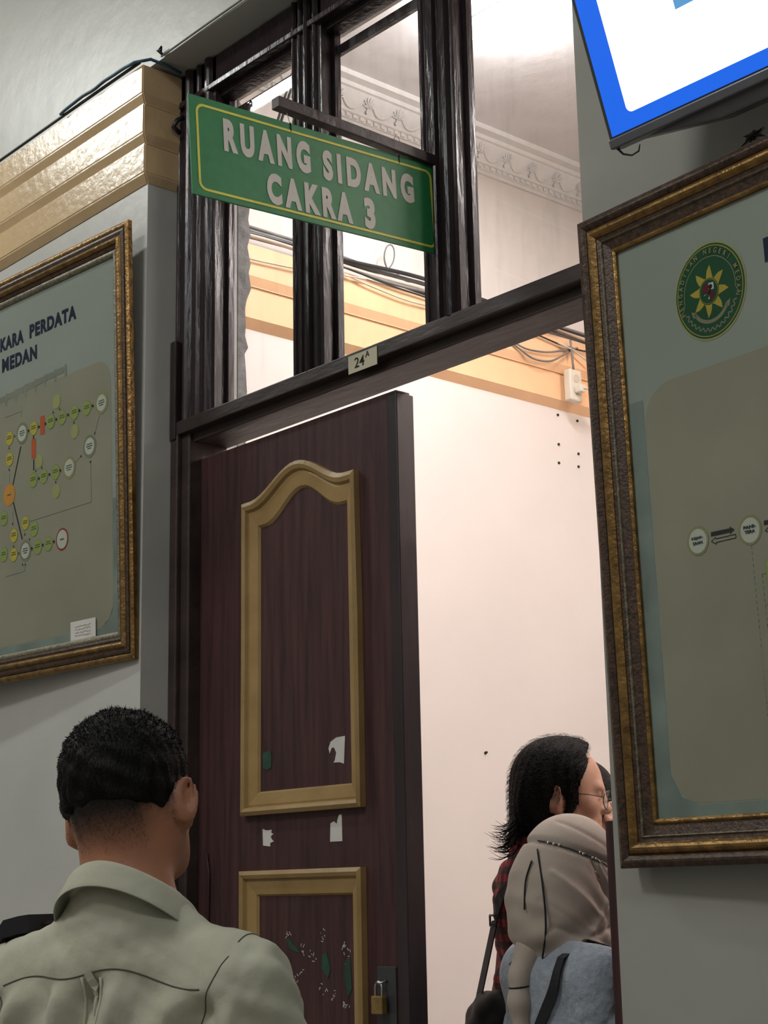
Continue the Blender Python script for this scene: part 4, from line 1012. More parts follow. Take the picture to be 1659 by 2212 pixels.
def skin(name, col, rough=0.5):
    m, nt, b = newmat(name); L = nt.links
    tc = nt.nodes.new('ShaderNodeTexCoord'); n = nt.nodes.new('ShaderNodeTexNoise'); n.inputs['Scale'].default_value = 30; L.new(tc.outputs['Object'], n.inputs[0])
    r = nt.nodes.new('ShaderNodeValToRGB'); r.color_ramp.elements[0].color = (*[c * 0.8 for c in col], 1); r.color_ramp.elements[1].color = (*[c * 1.12 for c in col], 1)
    L.new(n.outputs[0], r.inputs[0]); L.new(r.outputs[0], b.inputs['Base Color'])
    b.inputs['Roughness'].default_value = rough; b.inputs['Subsurface Weight'].default_value = 0.08
    b.inputs['Subsurface Radius'].default_value = (0.012, 0.005, 0.003); b.inputs['Subsurface Scale'].default_value = 1.0
    bp = nt.nodes.new('ShaderNodeBump'); bp.inputs['Strength'].default_value = 0.15; bp.inputs['Distance'].default_value = 0.002
    n2 = nt.nodes.new('ShaderNodeTexNoise'); n2.inputs['Scale'].default_value = 350; L.new(tc.outputs['Object'], n2.inputs[0]); L.new(n2.outputs[0], bp.inputs['Height']); L.new(bp.outputs[0], b.inputs['Normal'])
    return m
def cloth(name, col, rough=0.85, weave=900, var=0.08, scale=14, col2=None, bump=0.25):
    return mat(name, col, rough, var=var, scale=scale, bump=bump, bscale=weave, col2=col2, sheen=0.1, spec=0.25)
def skin_hair(name, col, hair=(0.012, 0.009, 0.008)):
    m = skin(name, col); nt = m.node_tree; L = nt.links; b = nt.nodes['Principled BSDF']
    at = nt.nodes.new('ShaderNodeAttribute'); at.attribute_name = 'stubble'
    mx = nt.nodes.new('ShaderNodeMix'); mx.data_type = 'RGBA'
    src = b.inputs['Base Color'].links[0].from_socket
    n = nt.nodes.new('ShaderNodeTexNoise'); n.inputs['Scale'].default_value = 420; n.inputs['Detail'].default_value = 2
    tc = nt.nodes.new('ShaderNodeTexCoord'); L.new(tc.outputs['Object'], n.inputs[0])
    ma = nt.nodes.new('ShaderNodeMath'); ma.operation = 'MULTIPLY_ADD'; L.new(n.outputs[0], ma.inputs[0]); ma.inputs[1].default_value = 0.5; ma.inputs[2].default_value = -0.25
    ad = nt.nodes.new('ShaderNodeMath'); ad.operation = 'ADD'; L.new(at.outputs['Fac'], ad.inputs[0])
    m3 = nt.nodes.new('ShaderNodeMath'); m3.operation = 'MULTIPLY'; L.new(ma.outputs[0], m3.inputs[0]); L.new(at.outputs['Fac'], m3.inputs[1]); L.new(m3.outputs[0], ad.inputs[1]); ad.use_clamp = True
    L.new(ad.outputs[0], mx.inputs['Factor']); L.new(src, mx.inputs['A']); mx.inputs['B'].default_value = (*hair, 1)
    L.new(mx.outputs['Result'], b.inputs['Base Color']); return m
def set_attr(o, vals):
    a = o.data.attributes.new('stubble', 'FLOAT', 'POINT'); a.data.foreach_set('value', np.asarray(vals, dtype=np.float32))
M['skin_man'] = skin_hair('tan_skin', (0.42, 0.18, 0.10))
M['skin_room'] = skin('warm_light_skin', (0.50, 0.27, 0.18))
M['hair'] = mat('black_hair', (0.007, 0.006, 0.006), 0.5, var=0.3, scale=60, bump=0.4, bscale=300, stretch=(1, 1, 0.3), spec=0.12)
M['hair_fade'] = mat('close_cropped_hair', (0.030, 0.018, 0.014), 0.7, var=0.3, scale=120, bump=0.5, bscale=500)
M['shirt_olive'] = cloth('pale_olive_cotton', (0.47, 0.465, 0.365), col2=(0.43, 0.425, 0.33), scale=18, weave=38, bump=0.22)
M['seam'] = mat('shirt_seam_shadow', (0.085, 0.088, 0.062), 0.9, var=0.05)
M['collar_in'] = cloth('collar_lining', (0.20, 0.19, 0.15))
M['trousers'] = cloth('charcoal_trouser_cloth', (0.03, 0.03, 0.035))
M['shoe'] = mat('black_shoe_leather', (0.015, 0.014, 0.014), 0.4)
M['strap'] = cloth('black_webbing', (0.012, 0.012, 0.016), 0.7)
M['leather'] = mat('black_glossy_leather', (0.008, 0.008, 0.009), 0.5, var=0.2, scale=30, bump=0.1, bscale=30, spec=0.1)
M['hijab'] = cloth('taupe_headscarf_cloth', (0.46, 0.39, 0.33), 0.8, scale=10, col2=(0.43, 0.36, 0.305))
M['denim'] = cloth('pale_blue_chambray', (0.33, 0.365, 0.415), 0.85, scale=60, weave=45, bump=0.6, col2=(0.26, 0.30, 0.36))
M['denim_light'] = cloth('pale_blue_collar_cloth', (0.46, 0.49, 0.52), 0.85, scale=60)
M['navy'] = cloth('navy_printed_cloth', (0.03, 0.05, 0.13))
M['gem'] = mat('clear_bead', (0.85, 0.85, 0.9), 0.08, metal=0.9, var=0.02)
def plaid(name):
    m, nt, b = newmat(name); L = nt.links
    tc = nt.nodes.new('ShaderNodeTexCoord'); sp = nt.nodes.new('ShaderNodeSeparateXYZ'); L.new(tc.outputs['Object'], sp.inputs[0])
    def stripes(sock, freq, th):
        a = nt.nodes.new('ShaderNodeMath'); a.operation = 'MULTIPLY'; L.new(sock, a.inputs[0]); a.inputs[1].default_value = freq
        c = nt.nodes.new('ShaderNodeMath'); c.operation = 'SINE'; L.new(a.outputs[0], c.inputs[0])
        g = nt.nodes.new('ShaderNodeMath'); g.operation = 'GREATER_THAN'; L.new(c.outputs[0], g.inputs[0]); g.inputs[1].default_value = th
        return g.outputs[0]
    ad = nt.nodes.new('ShaderNodeMath'); ad.operation = 'ADD'; L.new(sp.outputs['X'], ad.inputs[0]); L.new(sp.outputs['Y'], ad.inputs[1])
    h = stripes(sp.outputs['Z'], 2 * math.pi / 0.034, 0.0); v = stripes(ad.outputs[0], 2 * math.pi / 0.036, 0.0)
    s_ = nt.nodes.new('ShaderNodeMath'); s_.operation = 'ADD'; L.new(h, s_.inputs[0]); L.new(v, s_.inputs[1])
    s2 = nt.nodes.new('ShaderNodeMath'); s2.operation = 'MULTIPLY'; L.new(s_.outputs[0], s2.inputs[0]); s2.inputs[1].default_value = 0.5
    r = nt.nodes.new('ShaderNodeValToRGB'); r.color_ramp.interpolation = 'CONSTANT'
    r.color_ramp.elements[0].color = (0.014, 0.010, 0.012, 1); r.color_ramp.elements[0].position = 0.0
    r.color_ramp.elements[1].color = (0.110, 0.010, 0.014, 1); r.color_ramp.elements[1].position = 0.3
    e = r.color_ramp.elements.new(0.8); e.color = (0.40, 0.022, 0.026, 1)
    L.new(s2.outputs[0], r.inputs[0]); L.new(r.outputs[0], b.inputs['Base Color']); b.inputs['Roughness'].default_value = 0.85
    return m
M['plaid'] = plaid('red_and_black_plaid')

def surf_tube(name, bvh, pts, r, m, parent, lift=0.001, dirv=None, n=6, flat=None):
    """tube lying on the nearest surface"""
    out = []
    for p in pts:
        loc, nr, i, d = bvh.find_nearest(Vector(p)) if dirv is None else bvh.ray_cast(Vector(p), Vector(dirv))
        if loc is not None: out.append(loc + nr * lift)
    return MB().tube(out, r, n).build(name, m, parent, smooth=True)
def dens(pts, n):
    P = [Vector(p) for p in pts]; out = []
    for i in range(len(P) - 1):
        p0 = P[max(i - 1, 0)]; p1 = P[i]; p2 = P[i + 1]; p3 = P[min(i + 2, len(P) - 1)]
        for k in range(n):
            t = k / n
            out.append(0.5 * ((2 * p1) + (p2 - p0) * t + (2 * p0 - 5 * p1 + 4 * p2 - p3) * t * t + (3 * p1 - p0 - 3 * p2 + p3) * t ** 3))
    out.append(P[-1]); return out
def ribbon(pts, nrm, w, th, name, m, parent):
    """flat strap along pts; nrm outward normals"""
    V = []; F = []; P = [Vector(p) for p in pts]; N = [Vector(q).normalized() for q in nrm]
    for i, p in enumerate(P):
        d = (P[min(i + 1, len(P) - 1)] - P[max(i - 1, 0)]).normalized(); s_ = d.cross(N[i]).normalized()
        for a, b in ((-1, 0), (1, 0), (1, 1), (-1, 1)): V.append(p + s_ * w / 2 * a + N[i] * th * b)
    n = len(P)
    for i in range(n - 1):
        for k in range(4): F.append((i * 4 + k, i * 4 + (k + 1) % 4, (i + 1) * 4 + (k + 1) % 4, (i + 1) * 4 + k))
    F.append((3, 2, 1, 0)); F.append(tuple((n - 1) * 4 + k for k in range(4)))
    return MB().add(V, F).build(name, m, parent, smooth=False)
def bvh_of(V, Q): return BVHTree.FromPolygons([tuple(v) for v in V], [tuple(int(i) for i in q) for q in Q])
def strands(V, Q, region, N, length, direction, r=0.0007, seed=1, jitter=0.4):
    """many short tapered hairs rooted on the surface; region(p,n)->density 0..1, length(p), direction(p,n)"""
    rg = np.random.default_rng(seed); mb_V = []; mb_F = []
    Nn = normals(V, Q); area = np.linalg.norm(np.cross(V[Q[:, 2]] - V[Q[:, 0]], V[Q[:, 3]] - V[Q[:, 1]]), axis=1); pr_ = area / area.sum()
    ids = rg.choice(len(Q), N, p=pr_)
    for q in ids:
        u, v = rg.random(2); a, b, c, d = V[Q[q]]
        p = a * (1 - u) * (1 - v) + b * u * (1 - v) + c * u * v + d * (1 - u) * v; n = Nn[Q[q][0]]
        if rg.random() > region(p, n): continue
        L = length(p) * (1 + 0.5 * (rg.random() - 0.5)); dv = direction(p, n); dv = dv + rg.normal(0, jitter * 0.3, 3); dv /= np.linalg.norm(dv) + 1e-9
        s_ = np.cross(dv, n + rg.normal(0, 0.3, 3)); s_ /= np.linalg.norm(s_) + 1e-9
        mid = p + (n * 0.55 + dv * 0.45) * L * 0.5; tip = p + (n * 0.3 + dv * 0.7) * L
        k = len(mb_V); mb_V += [p - n * 0.002 - s_ * r, p - n * 0.002 + s_ * r, mid + s_ * r * 0.8, mid - s_ * r * 0.8, tip]
        mb_F += [(k, k + 1, k + 2, k + 3), (k + 3, k + 2, k + 4)]
    return mb_V, mb_F
def place(name, loc, facing, scale, label):
    """facing = horizontal world direction of the figure's front"""
    yaw = math.atan2(facing[1], facing[0]) - math.pi / 2
    e = empty(name, mw=Matrix.Translation(loc) @ Matrix.Rotation(yaw, 4, 'Z') @ Matrix.Scale(scale, 4)); bpy.context.view_layer.update()
    tag(e, label, 'person'); return e

# ---------------------------------------------------------------- person in the foreground, seen from behind
def person_foreground():
    s_ = 0.97
    view = Vector((-0.847, 0.5316, 0)).normalized()
    a = math.radians(-33); fx = view.x * math.cos(a) - view.y * math.sin(a); fy = view.x * math.sin(a) + view.y * math.cos(a)
    e = place('person', (M1X, M1Y, 0), (fx, fy), s_, 'person seen from behind in the foreground, short black hair and pale olive shirt')
    HR = rotm(yaw=7, pitch=-3, roll=-9)
    piv = np.array((0, -0.01, 1.50))
    f = grid()
    add_head(f, HR)
    # low sloping shoulders
    f.cap((-0.150, -0.02, 1.365), (0.150, -0.02, 1.365), 0.046, 0.046, k=0.05)
    for sx in (-1, 1): f.cap((sx * 0.03, -0.035, 1.470), (sx * 0.150, -0.022, 1.380), 0.030, 0.040, k=0.05)
    f.ell((0, -0.01, 1.270), (0.155, 0.105, 0.150), k=0.06); f.ell((0, -0.005, 1.130), (0.140, 0.104, 0.16), k=0.06); f.ell((0, -0.010, 0.975), (0.158, 0.112, 0.135), k=0.06)
    for sx in (-1, 1):
        add_arm(f, sx, (sx * 0.168, -0.02, 1.360), (sx * 0.250, -0.035, 1.085), (sx * 0.235, 0.055, 0.850))
        add_hand(f, (sx * 0.235, 0.055, 0.850), (-sx * 0.05, 0.15, -1), (0, 1, 0.1), (-sx, 0, 0))
    add_legs(f)
    V, Q = f.mesh(); V = relax(V, Q, 1, 0.35)
    body = np_obj('body', V, Q, M['skin_man'], e)
    inv = np.linalg.inv(HR); q_ = (V - piv) @ inv.T + piv
    lim = 1.546 + 0.034 * np.clip((np.abs(q_[:, 0]) - 0.045) / 0.02, 0, 1)
    hv = np.clip((q_[:, 2] - lim) / 0.060, 0, 1) ** 1.1 * (q_[:, 1] < 0.020 - np.clip(q_[:, 2] - 1.60, 0, 1) * 0.3) * (q_[:, 2] > 1.53)
    hv *= 1 - ((np.abs(q_[:, 0]) > 0.080) & (q_[:, 1] > -0.05) & (q_[:, 2] < 1.652))
    set_attr(body, np.clip(hv, 0, 1))
    # hair
    h = ugrid(-0.105, 0.105, -0.135, 0.10, 1.54, 1.775, 0.0035)
    h.R = (HR, piv)
    h.ell((0, -0.024, 1.655), (0.0815, 0.1000, 0.0955), k=0.02); h.ell((0, 0.015, 1.672), (0.073, 0.078, 0.076), k=0.03)
    h.ell((0, -0.050, 1.615), (0.066, 0.062, 0.050), k=0.02)
    # front hairline and the sideburn line
    n = HR @ np.array((0, 0.80, -0.60)); h.plane(n, HR @ (np.array((0, 0.030, 1.655)) - piv) + piv)
    n = HR @ np.array((0, -0.25, -1.0)); h.plane(n, HR @ (np.array((0, -0.060, 1.604)) - piv) + piv)
    X, Y, Z = h._grid((slice(None),) * 3)
    h.F = h.F + (0.0022 * np.sin(X * 160 + 3 * np.sin(Y * 90)) * np.sin(Y * 140 + Z * 70) + 0.0010 * np.sin(Z * 210 + X * 95)).astype(np.float32)
    hV, hQ = h.mesh(); hV = relax(hV, hQ, 1, 0.4)
    hair = np_obj('hair', hV, hQ, M['hair'], e)
    inv = np.linalg.inv(HR)
    def loc_(p): return inv @ (p - piv) + piv
    top_d = HR @ np.array((0.25, -0.35, 0.5))
    Vs, Fs = strands(hV, hQ, lambda p, n: 1.0 if n @ (HR @ np.array((0, 0, 1))) > -0.5 else 0.0, 13000,
                     lambda p: 0.002 + 0.006 * max(0, min(1, (loc_(p)[2] - 1.66) / 0.07)), lambda p, n: (np.array((0, 0, -1.0)) * (0.9 if loc_(p)[2] < 1.69 else 0.1) + np.cross(n, (0.3, 0.2, 1)) * 0.6 + n * 0.05), 0.0007, 3, 0.8)
    from_pd('hair_strands', Vs, Fs, M['hair'], hair)
    def fade(p, n):
        q = loc_(p)
        if q[1] > 0.02 - max(0, q[2] - 1.60) * 0.5 or q[2] > 1.68: return 0
        lim = 1.545 + (0.035 if abs(q[0]) > 0.05 else 0.0)
        if abs(q[0]) > 0.0835 : return 0
        return max(0, min(1, (q[2] - lim) / 0.055)) ** 1.3
    sel = (V[:, 2] > 1.52); qs = Q[sel[Q].all(1)]
    Vs, Fs = strands(V, qs, fade, 30000, lambda p: 0.0030, lambda p, n: np.array((0, -0.1, -1.0)) + n * 0.4, 0.00030, 5, 0.6)
    o = from_pd('cropped_hair', Vs, Fs, M['hair_fade'], hair); o['label'] = 'close cropped hair fading into the neck'
    # shirt
    g = Field(axis([(-0.37, 0.37, 0.0065)]), axis([(-0.20, 0.21, 0.0065)]), axis([(0.80, 1.10, 0.011), (1.10, 1.60, 0.0055)]))
    gg = 0.013
    g.cap((-0.150, -0.02, 1.365), (0.150, -0.02, 1.365), 0.046 + gg, 0.046 + gg, k=0.05)
    for sx in (-1, 1): g.cap((sx * 0.035, -0.035, 1.462), (sx * 0.155, -0.022, 1.378), 0.030 + gg, 0.040 + gg, k=0.05)
    g.cap((0, -0.036, 1.485), (0, -0.030, 1.42), 0.068, 0.085, k=0.05)
    g.ell((0, -0.012, 1.275), (0.162 + gg, 0.108 + gg, 0.155), k=0.06); g.ell((0, -0.005, 1.120), (0.150 + gg, 0.110 + gg, 0.18), k=0.06); g.ell((0, -0.010, 0.95), (0.165 + gg, 0.120 + gg, 0.16), k=0.06)
    for sx in (-1, 1): add_arm(g, sx, (sx * 0.168, -0.02, 1.360), (sx * 0.258, -0.035, 1.085), (sx * 0.245, 0.055, 0.850), g=0.018, sleeve=True)
    g.plane((0, 0.42, 1), (0, -0.03, 1.508))
    g.F = np.maximum(g.F, (0.84 - g.z)[None, None, :].astype(np.float32))
    sV, sQ = g.mesh(); sV = relax(sV, sQ, 2, 0.5)
    N = normals(sV, sQ)
    # cloth folds: loose folds below the yoke seam, creases at the armpits and over the shoulder blades
    x, y, z = sV.T
    yoke = 1.402 - 0.42 * np.abs(x) ** 1.6 + 0.006 * np.sin(x * 40)
    back = np.clip(-N[:, 1] * 1.5, 0, 1); torso = np.clip((0.205 - np.abs(x)) / 0.03, 0, 1)
    below = 1 / (1 + np.exp(-(yoke - z) / 0.006))
    fall = np.clip((yoke - z) / 0.03, 0, 1) * np.exp(-np.clip(yoke - z, 0, 9) * 2.0)
    d = below * back * torso * (-0.004 + fall * (0.0125 * np.sin(x * 78 + 1.2 * np.sin(z * 26)) + 0.009 * np.sin(x * 35 - z * 20 + 1) + 0.003 * np.sin(x * 150 + z * 12)))
    for (x0, z0, x1, z1, a_, w_) in ((0.03, 1.37, 0.10, 1.22, .007, .008), (0.09, 1.36, 0.05, 1.20, .006, .007), (-0.05, 1.38, -0.09, 1.15, .006, .008), (0.14, 1.33, 0.10, 1.18, .007, .008), (-0.12, 1.35, -0.05, 1.22, .006, .007), (0.155, 1.30, 0.20, 1.22, -.006, .007), (0.17, 1.36, 0.225, 1.27, .005, .008), (-0.17, 1.36, -0.225, 1.27, .005, .008), (0.02, 1.47, 0.08, 1.41, .003, .010), (-0.10, 1.44, -0.04, 1.40, .003, .009)):
        L_ = math.hypot(x1 - x0, z1 - z0); t_ = np.clip(((x - x0) * (x1 - x0) + (z - z0) * (z1 - z0)) / L_ ** 2, 0, 1)
        dist = np.hypot(x - x0 - t_ * (x1 - x0), z - z0 - t_ * (z1 - z0)); d += back * a_ * np.exp(-(dist / w_) ** 2) * np.sin(np.pi * np.clip(t_, 0.08, 0.92))
    ap = np.exp(-((np.abs(x) - 0.165) / 0.035) ** 2 - ((z - 1.25) / 0.085) ** 2)
    d += ap * 0.008 * np.sin((z * 1.0 + np.abs(x) * 1.3) * 100) * back
    sl = np.clip((np.abs(x) - 0.19) / 0.02, 0, 1)
    d += sl * (0.0045 * np.sin(z * 55 + np.abs(x) * 120 + 2 * np.sin(y * 30)) + 0.0025 * np.sin(z * 120 + y * 60))
    d += (1 - below) * 0.0022 * np.sin(x * 45 + 2 * np.sin(z * 40 + 1.5)) * np.sin(z * 70 + 1)
    d += 0.0008 * np.sin(x * 210 + z * 90) * np.sin(z * 170 - x * 60)
    sV = sV + N * d[:, None]; sV = relax(sV, sQ, 1, 0.3)
    shirt = np_obj('shirt', sV, sQ, M['shirt_olive'], e)
    bv = bvh_of(sV, sQ)
    def seam(pts, r=0.0013, nm='shirt_seam'):
        return surf_tube(nm, bv, dens(pts, 8), r * 0.7, M['seam'], shirt, 0.0002)
    ys = [(xx, -0.2, 1.402 - 0.42 * abs(xx) ** 1.6 + 0.006 * math.sin(xx * 40)) for xx in np.linspace(-0.150, 0.150, 60)]
    surf_tube('yoke_seam', bv, ys, 0.0010, M['seam'], shirt, 0.0001, dirv=(0, 1, 0))
    for sx in (-1, 1):
        ps = [(sx * (0.125 + 0.055 * t), -0.2, 1.270 + 0.150 * t ** 0.75) for t in np.linspace(0, 1.0, 26)]
        surf_tube('armhole_seam', bv, ps, 0.0009, M['seam'], shirt, 0.0001, dirv=(0, 1, 0))
        surf_tube('armhole_seam', bv, [(sx * 0.181, -0.055 + 0.09 * t, 1.60) for t in np.linspace(0, 1, 14)], 0.0009, M['seam'], shirt, 0.0001, dirv=(0, 0, -1))
    # pleat at the back centre with its hanging loop
    for dx, nm in ((-0.014, 'box_pleat_edge'), (0.014, 'box_pleat_edge')):
        surf_tube(nm, bv, [(dx * (1 + 0.6 * t), -0.2, 1.396 - 0.40 * t) for t in np.linspace(0, 1, 30)], 0.0022, M['shirt_olive'], shirt, 0.0012, dirv=(0, 1, 0))
    lp = []; ln = []
    for t in np.linspace(0, 1, 9):
        loc2, nr, i, dd = bv.ray_cast(Vector((0.013 * math.sin(t * 2.2) - 0.004, -0.3, 1.402 - 0.055 * t)), Vector((0, 1, 0)))
        lp.append(loc2 + nr * (0.002 + 0.004 * math.sin(math.pi * t))); ln.append(nr)
    ribbon(lp, ln, 0.011, 0.0018, 'hanger_loop', M['shirt_olive'], shirt)
    # collar: stand and folded leaf
    def col_pt(phi, rr_, z0, z1, t):
        c = (math.sin(phi), -math.cos(phi)); k = (1 - math.cos(phi)) / 2
        return k
    V_ = []; F_ = []; n_ = 44
    prof = [(-0.004, -0.035), (0.000, -0.010), (0.000, 0.000), (0.0035, 0.0045), (0.0085, 0.003), (0.014, -0.008), (0.020, -0.024), (0.027, -0.042), (0.0255, -0.0435), (0.017, -0.024), (0.010, -0.010), (0.006, -0.020), (0.004, -0.036)]
    for i in range(n_ + 1):
        ph = math.radians(-158 + 316 * i / n_); k = (1 - math.cos(ph)) / 2
        rx = 0.0665 + 0.006 * k; ry = 0.066 + 0.024 * k
        zt = 1.540 - 0.082 * k ** 0.9; wide = 0.68 + 1.38 * k ** 1.3
        for r_, z_ in prof:
            zz = zt + z_ * (wide if z_ < 0 else 1); ro = r_ * (1 + 0.75 * k)
            V_.append(((rx + ro) * math.sin(ph), -0.034 - (ry + ro) * math.cos(ph) + 0.012 * k, zz - 0.10 * max(0, r_ - 0.012) * 1.0))
    kp = len(prof)
    for i in range(n_):
        for j in range(kp): F_.append((i * kp + j, (i + 1) * kp + j, (i + 1) * kp + (j + 1) % kp, i * kp + (j + 1) % kp))
    F_.append(tuple(range(kp))); F_.append(tuple(n_ * kp + j for j in range(kp - 1, -1, -1)))
    me = bpy.data.meshes.new('collar'); me.from_pydata(V_, [], F_)
    bm = bmesh.new(); bm.from_mesh(me); bmesh.ops.recalc_face_normals(bm, faces=bm.faces); bm.to_mesh(me); bm.free()
    o = link('shirt_collar', me, M['shirt_olive'], shirt, True)
    sb = o.modifiers.new('sub', 'SUBSURF'); sb.levels = 1; sb.render_levels = 1
    # trousers and shoes
    t_ = Field(axis([(-0.24, 0.24, 0.010)]), axis([(-0.17, 0.20, 0.010)]), axis([(0.03, 1.00, 0.012)]))
    add_legs(t_, g=0.016, feet=False); t_.ell((0, -0.010, 0.93), (0.168, 0.122, 0.11), k=0.05)
    t_.F = np.maximum(t_.F, (0.075 - t_.z)[None, None, :].astype(np.float32))
    tV, tQ = t_.mesh(); np_obj('trousers', tV, tQ, M['trousers'], e)
    for sx in (-1, 1):
        q = ugrid(0.05, 0.19, -0.11, 0.20, -0.005, 0.12, 0.006); q.cap((0.104, -0.035, 0.045), (0.125, 0.135, 0.034), 0.046, 0.038, k=0.02)
        q.F = np.maximum(q.F, (0.002 - q.z)[None, None, :].astype(np.float32))
        a_, b_ = q.mesh(); a_ = a_ * np.array((sx, 1, 1)); b_ = b_ if sx == 1 else b_[:, ::-1]
        np_obj('shoe', a_, b_, M['shoe'], e)
    return e, bv
M1X, M1Y = -1.876, 1.219
p1, bv1 = person_foreground()
# shoulder bag: strap over the left shoulder, pad and pouch at the front
bg = empty('shoulder_bag', mw=p1.matrix_world.copy()); bpy.context.view_layer.update()
tag(bg, 'black shoulder bag with thin brown strap on the left shoulder of the olive shirted person', 'bag')
M['brown_strap'] = mat('dark_brown_leather_strap', (0.045, 0.018, 0.010), 0.5, var=0.1)
def tops(x, y):
    l, nr, i, d = bv1.ray_cast(Vector((x, y, 1.75)), Vector((0, 0, -1))); return l
pp = [tops(-0.092, 0.00) + Vector((0, 0, 0.006)), tops(-0.11, 0.0) + Vector((0, 0, 0.010)), tops(-0.135, 0.0) + Vector((0, 0, 0.012)), tops(-0.16, 0.0) + Vector((0, 0, 0.014))]
ribbon(pp, [Vector((0, 0, 1))] * 4, 0.014, 0.003, 'bag_strap', M['brown_strap'], bg)
pa = [tops(xx, 0.0) + Vector((0, 0, zz)) for xx, zz in ((-0.158, 0.004), (-0.175, 0.006), (-0.20, 0.008), (-0.225, 0.006))]
ribbon(pa, [Vector((0, 0, 1))] * 4, 0.075, 0.024, 'shoulder_pad', M['strap'], bg)
fr = []
for t in np.linspace(0, 1, 12):
    l, nr, i, d = bv1.ray_cast(Vector((-0.17 + 0.05 * t, 0.5, 1.40 - 0.42 * t)), Vector((0, -1, 0)))
    fr.append((l + nr * 0.004, nr))
ribbon([a for a, b in fr], [b for a, b in fr], 0.03, 0.003, 'front_strap', M['strap'], bg)
l = fr[-1][0]
MB().box(l.x - 0.10, l.x + 0.10, l.y, l.y + 0.06, l.z - 0.20, l.z).build('bag_pouch', M['strap'], bg, bevel=0.015)

# ---------------------------------------------------------------- people in the courtroom doorway
def garment(name, m, e, shapes, grid_, cut=None, folds=None, smooth=2):
    g = grid_
    shapes(g)
    if cut is not None:
        for n, p in cut: g.plane(n, p)
    V, Q = g.mesh(); V = relax(V, Q, smooth, 0.5)
    if folds is not None:
        N = normals(V, Q); V = V + N * folds(V, N)[:, None]; V = relax(V, Q, 1, 0.3)
    o = np_obj(name, V, Q, m, e); return o, V, Q
def lower_body(e, m_tr):
    t_ = Field(axis([(-0.24, 0.24, 0.012)]), axis([(-0.17, 0.20, 0.012)]), axis([(0.03, 1.00, 0.014)]))
    add_legs(t_, g=0.016, feet=False); t_.ell((0, -0.010, 0.93), (0.168, 0.122, 0.11), k=0.05)
    t_.F = np.maximum(t_.F, (0.075 - t_.z)[None, None, :].astype(np.float32))
    tV, tQ = t_.mesh(); np_obj('trousers', tV, tQ, m_tr, e)
    for sx in (-1, 1):
        q = ugrid(0.05, 0.19, -0.11, 0.20, -0.005, 0.12, 0.007); q.cap((0.104, -0.035, 0.045), (0.125, 0.135, 0.034), 0.046, 0.038, k=0.02)
        q.F = np.maximum(q.F, (0.002 - q.z)[None, None, :].astype(np.float32))
        a_, b_ = q.mesh(); a_ = a_ * np.array((sx, 1, 1)); b_ = b_ if sx == 1 else b_[:, ::-1]
        np_obj('shoe', a_, b_, M['shoe'], e)
def base_body(e, HR, m, arms, step=0.0045, w=1.0):
    f = grid(fine=step, coarse=0.012)
    add_head(f, HR); add_torso(f, -0.004, w)
    for sx, (sh, el, wr, d, side, pn) in arms.items():
        add_arm(f, sx, sh, el, wr); add_hand(f, wr, d, side, pn)
    add_legs(f, -0.004)
    V, Q = f.mesh(); V = relax(V, Q, 1, 0.35)
    return np_obj('body', V, Q, m, e), V, Q
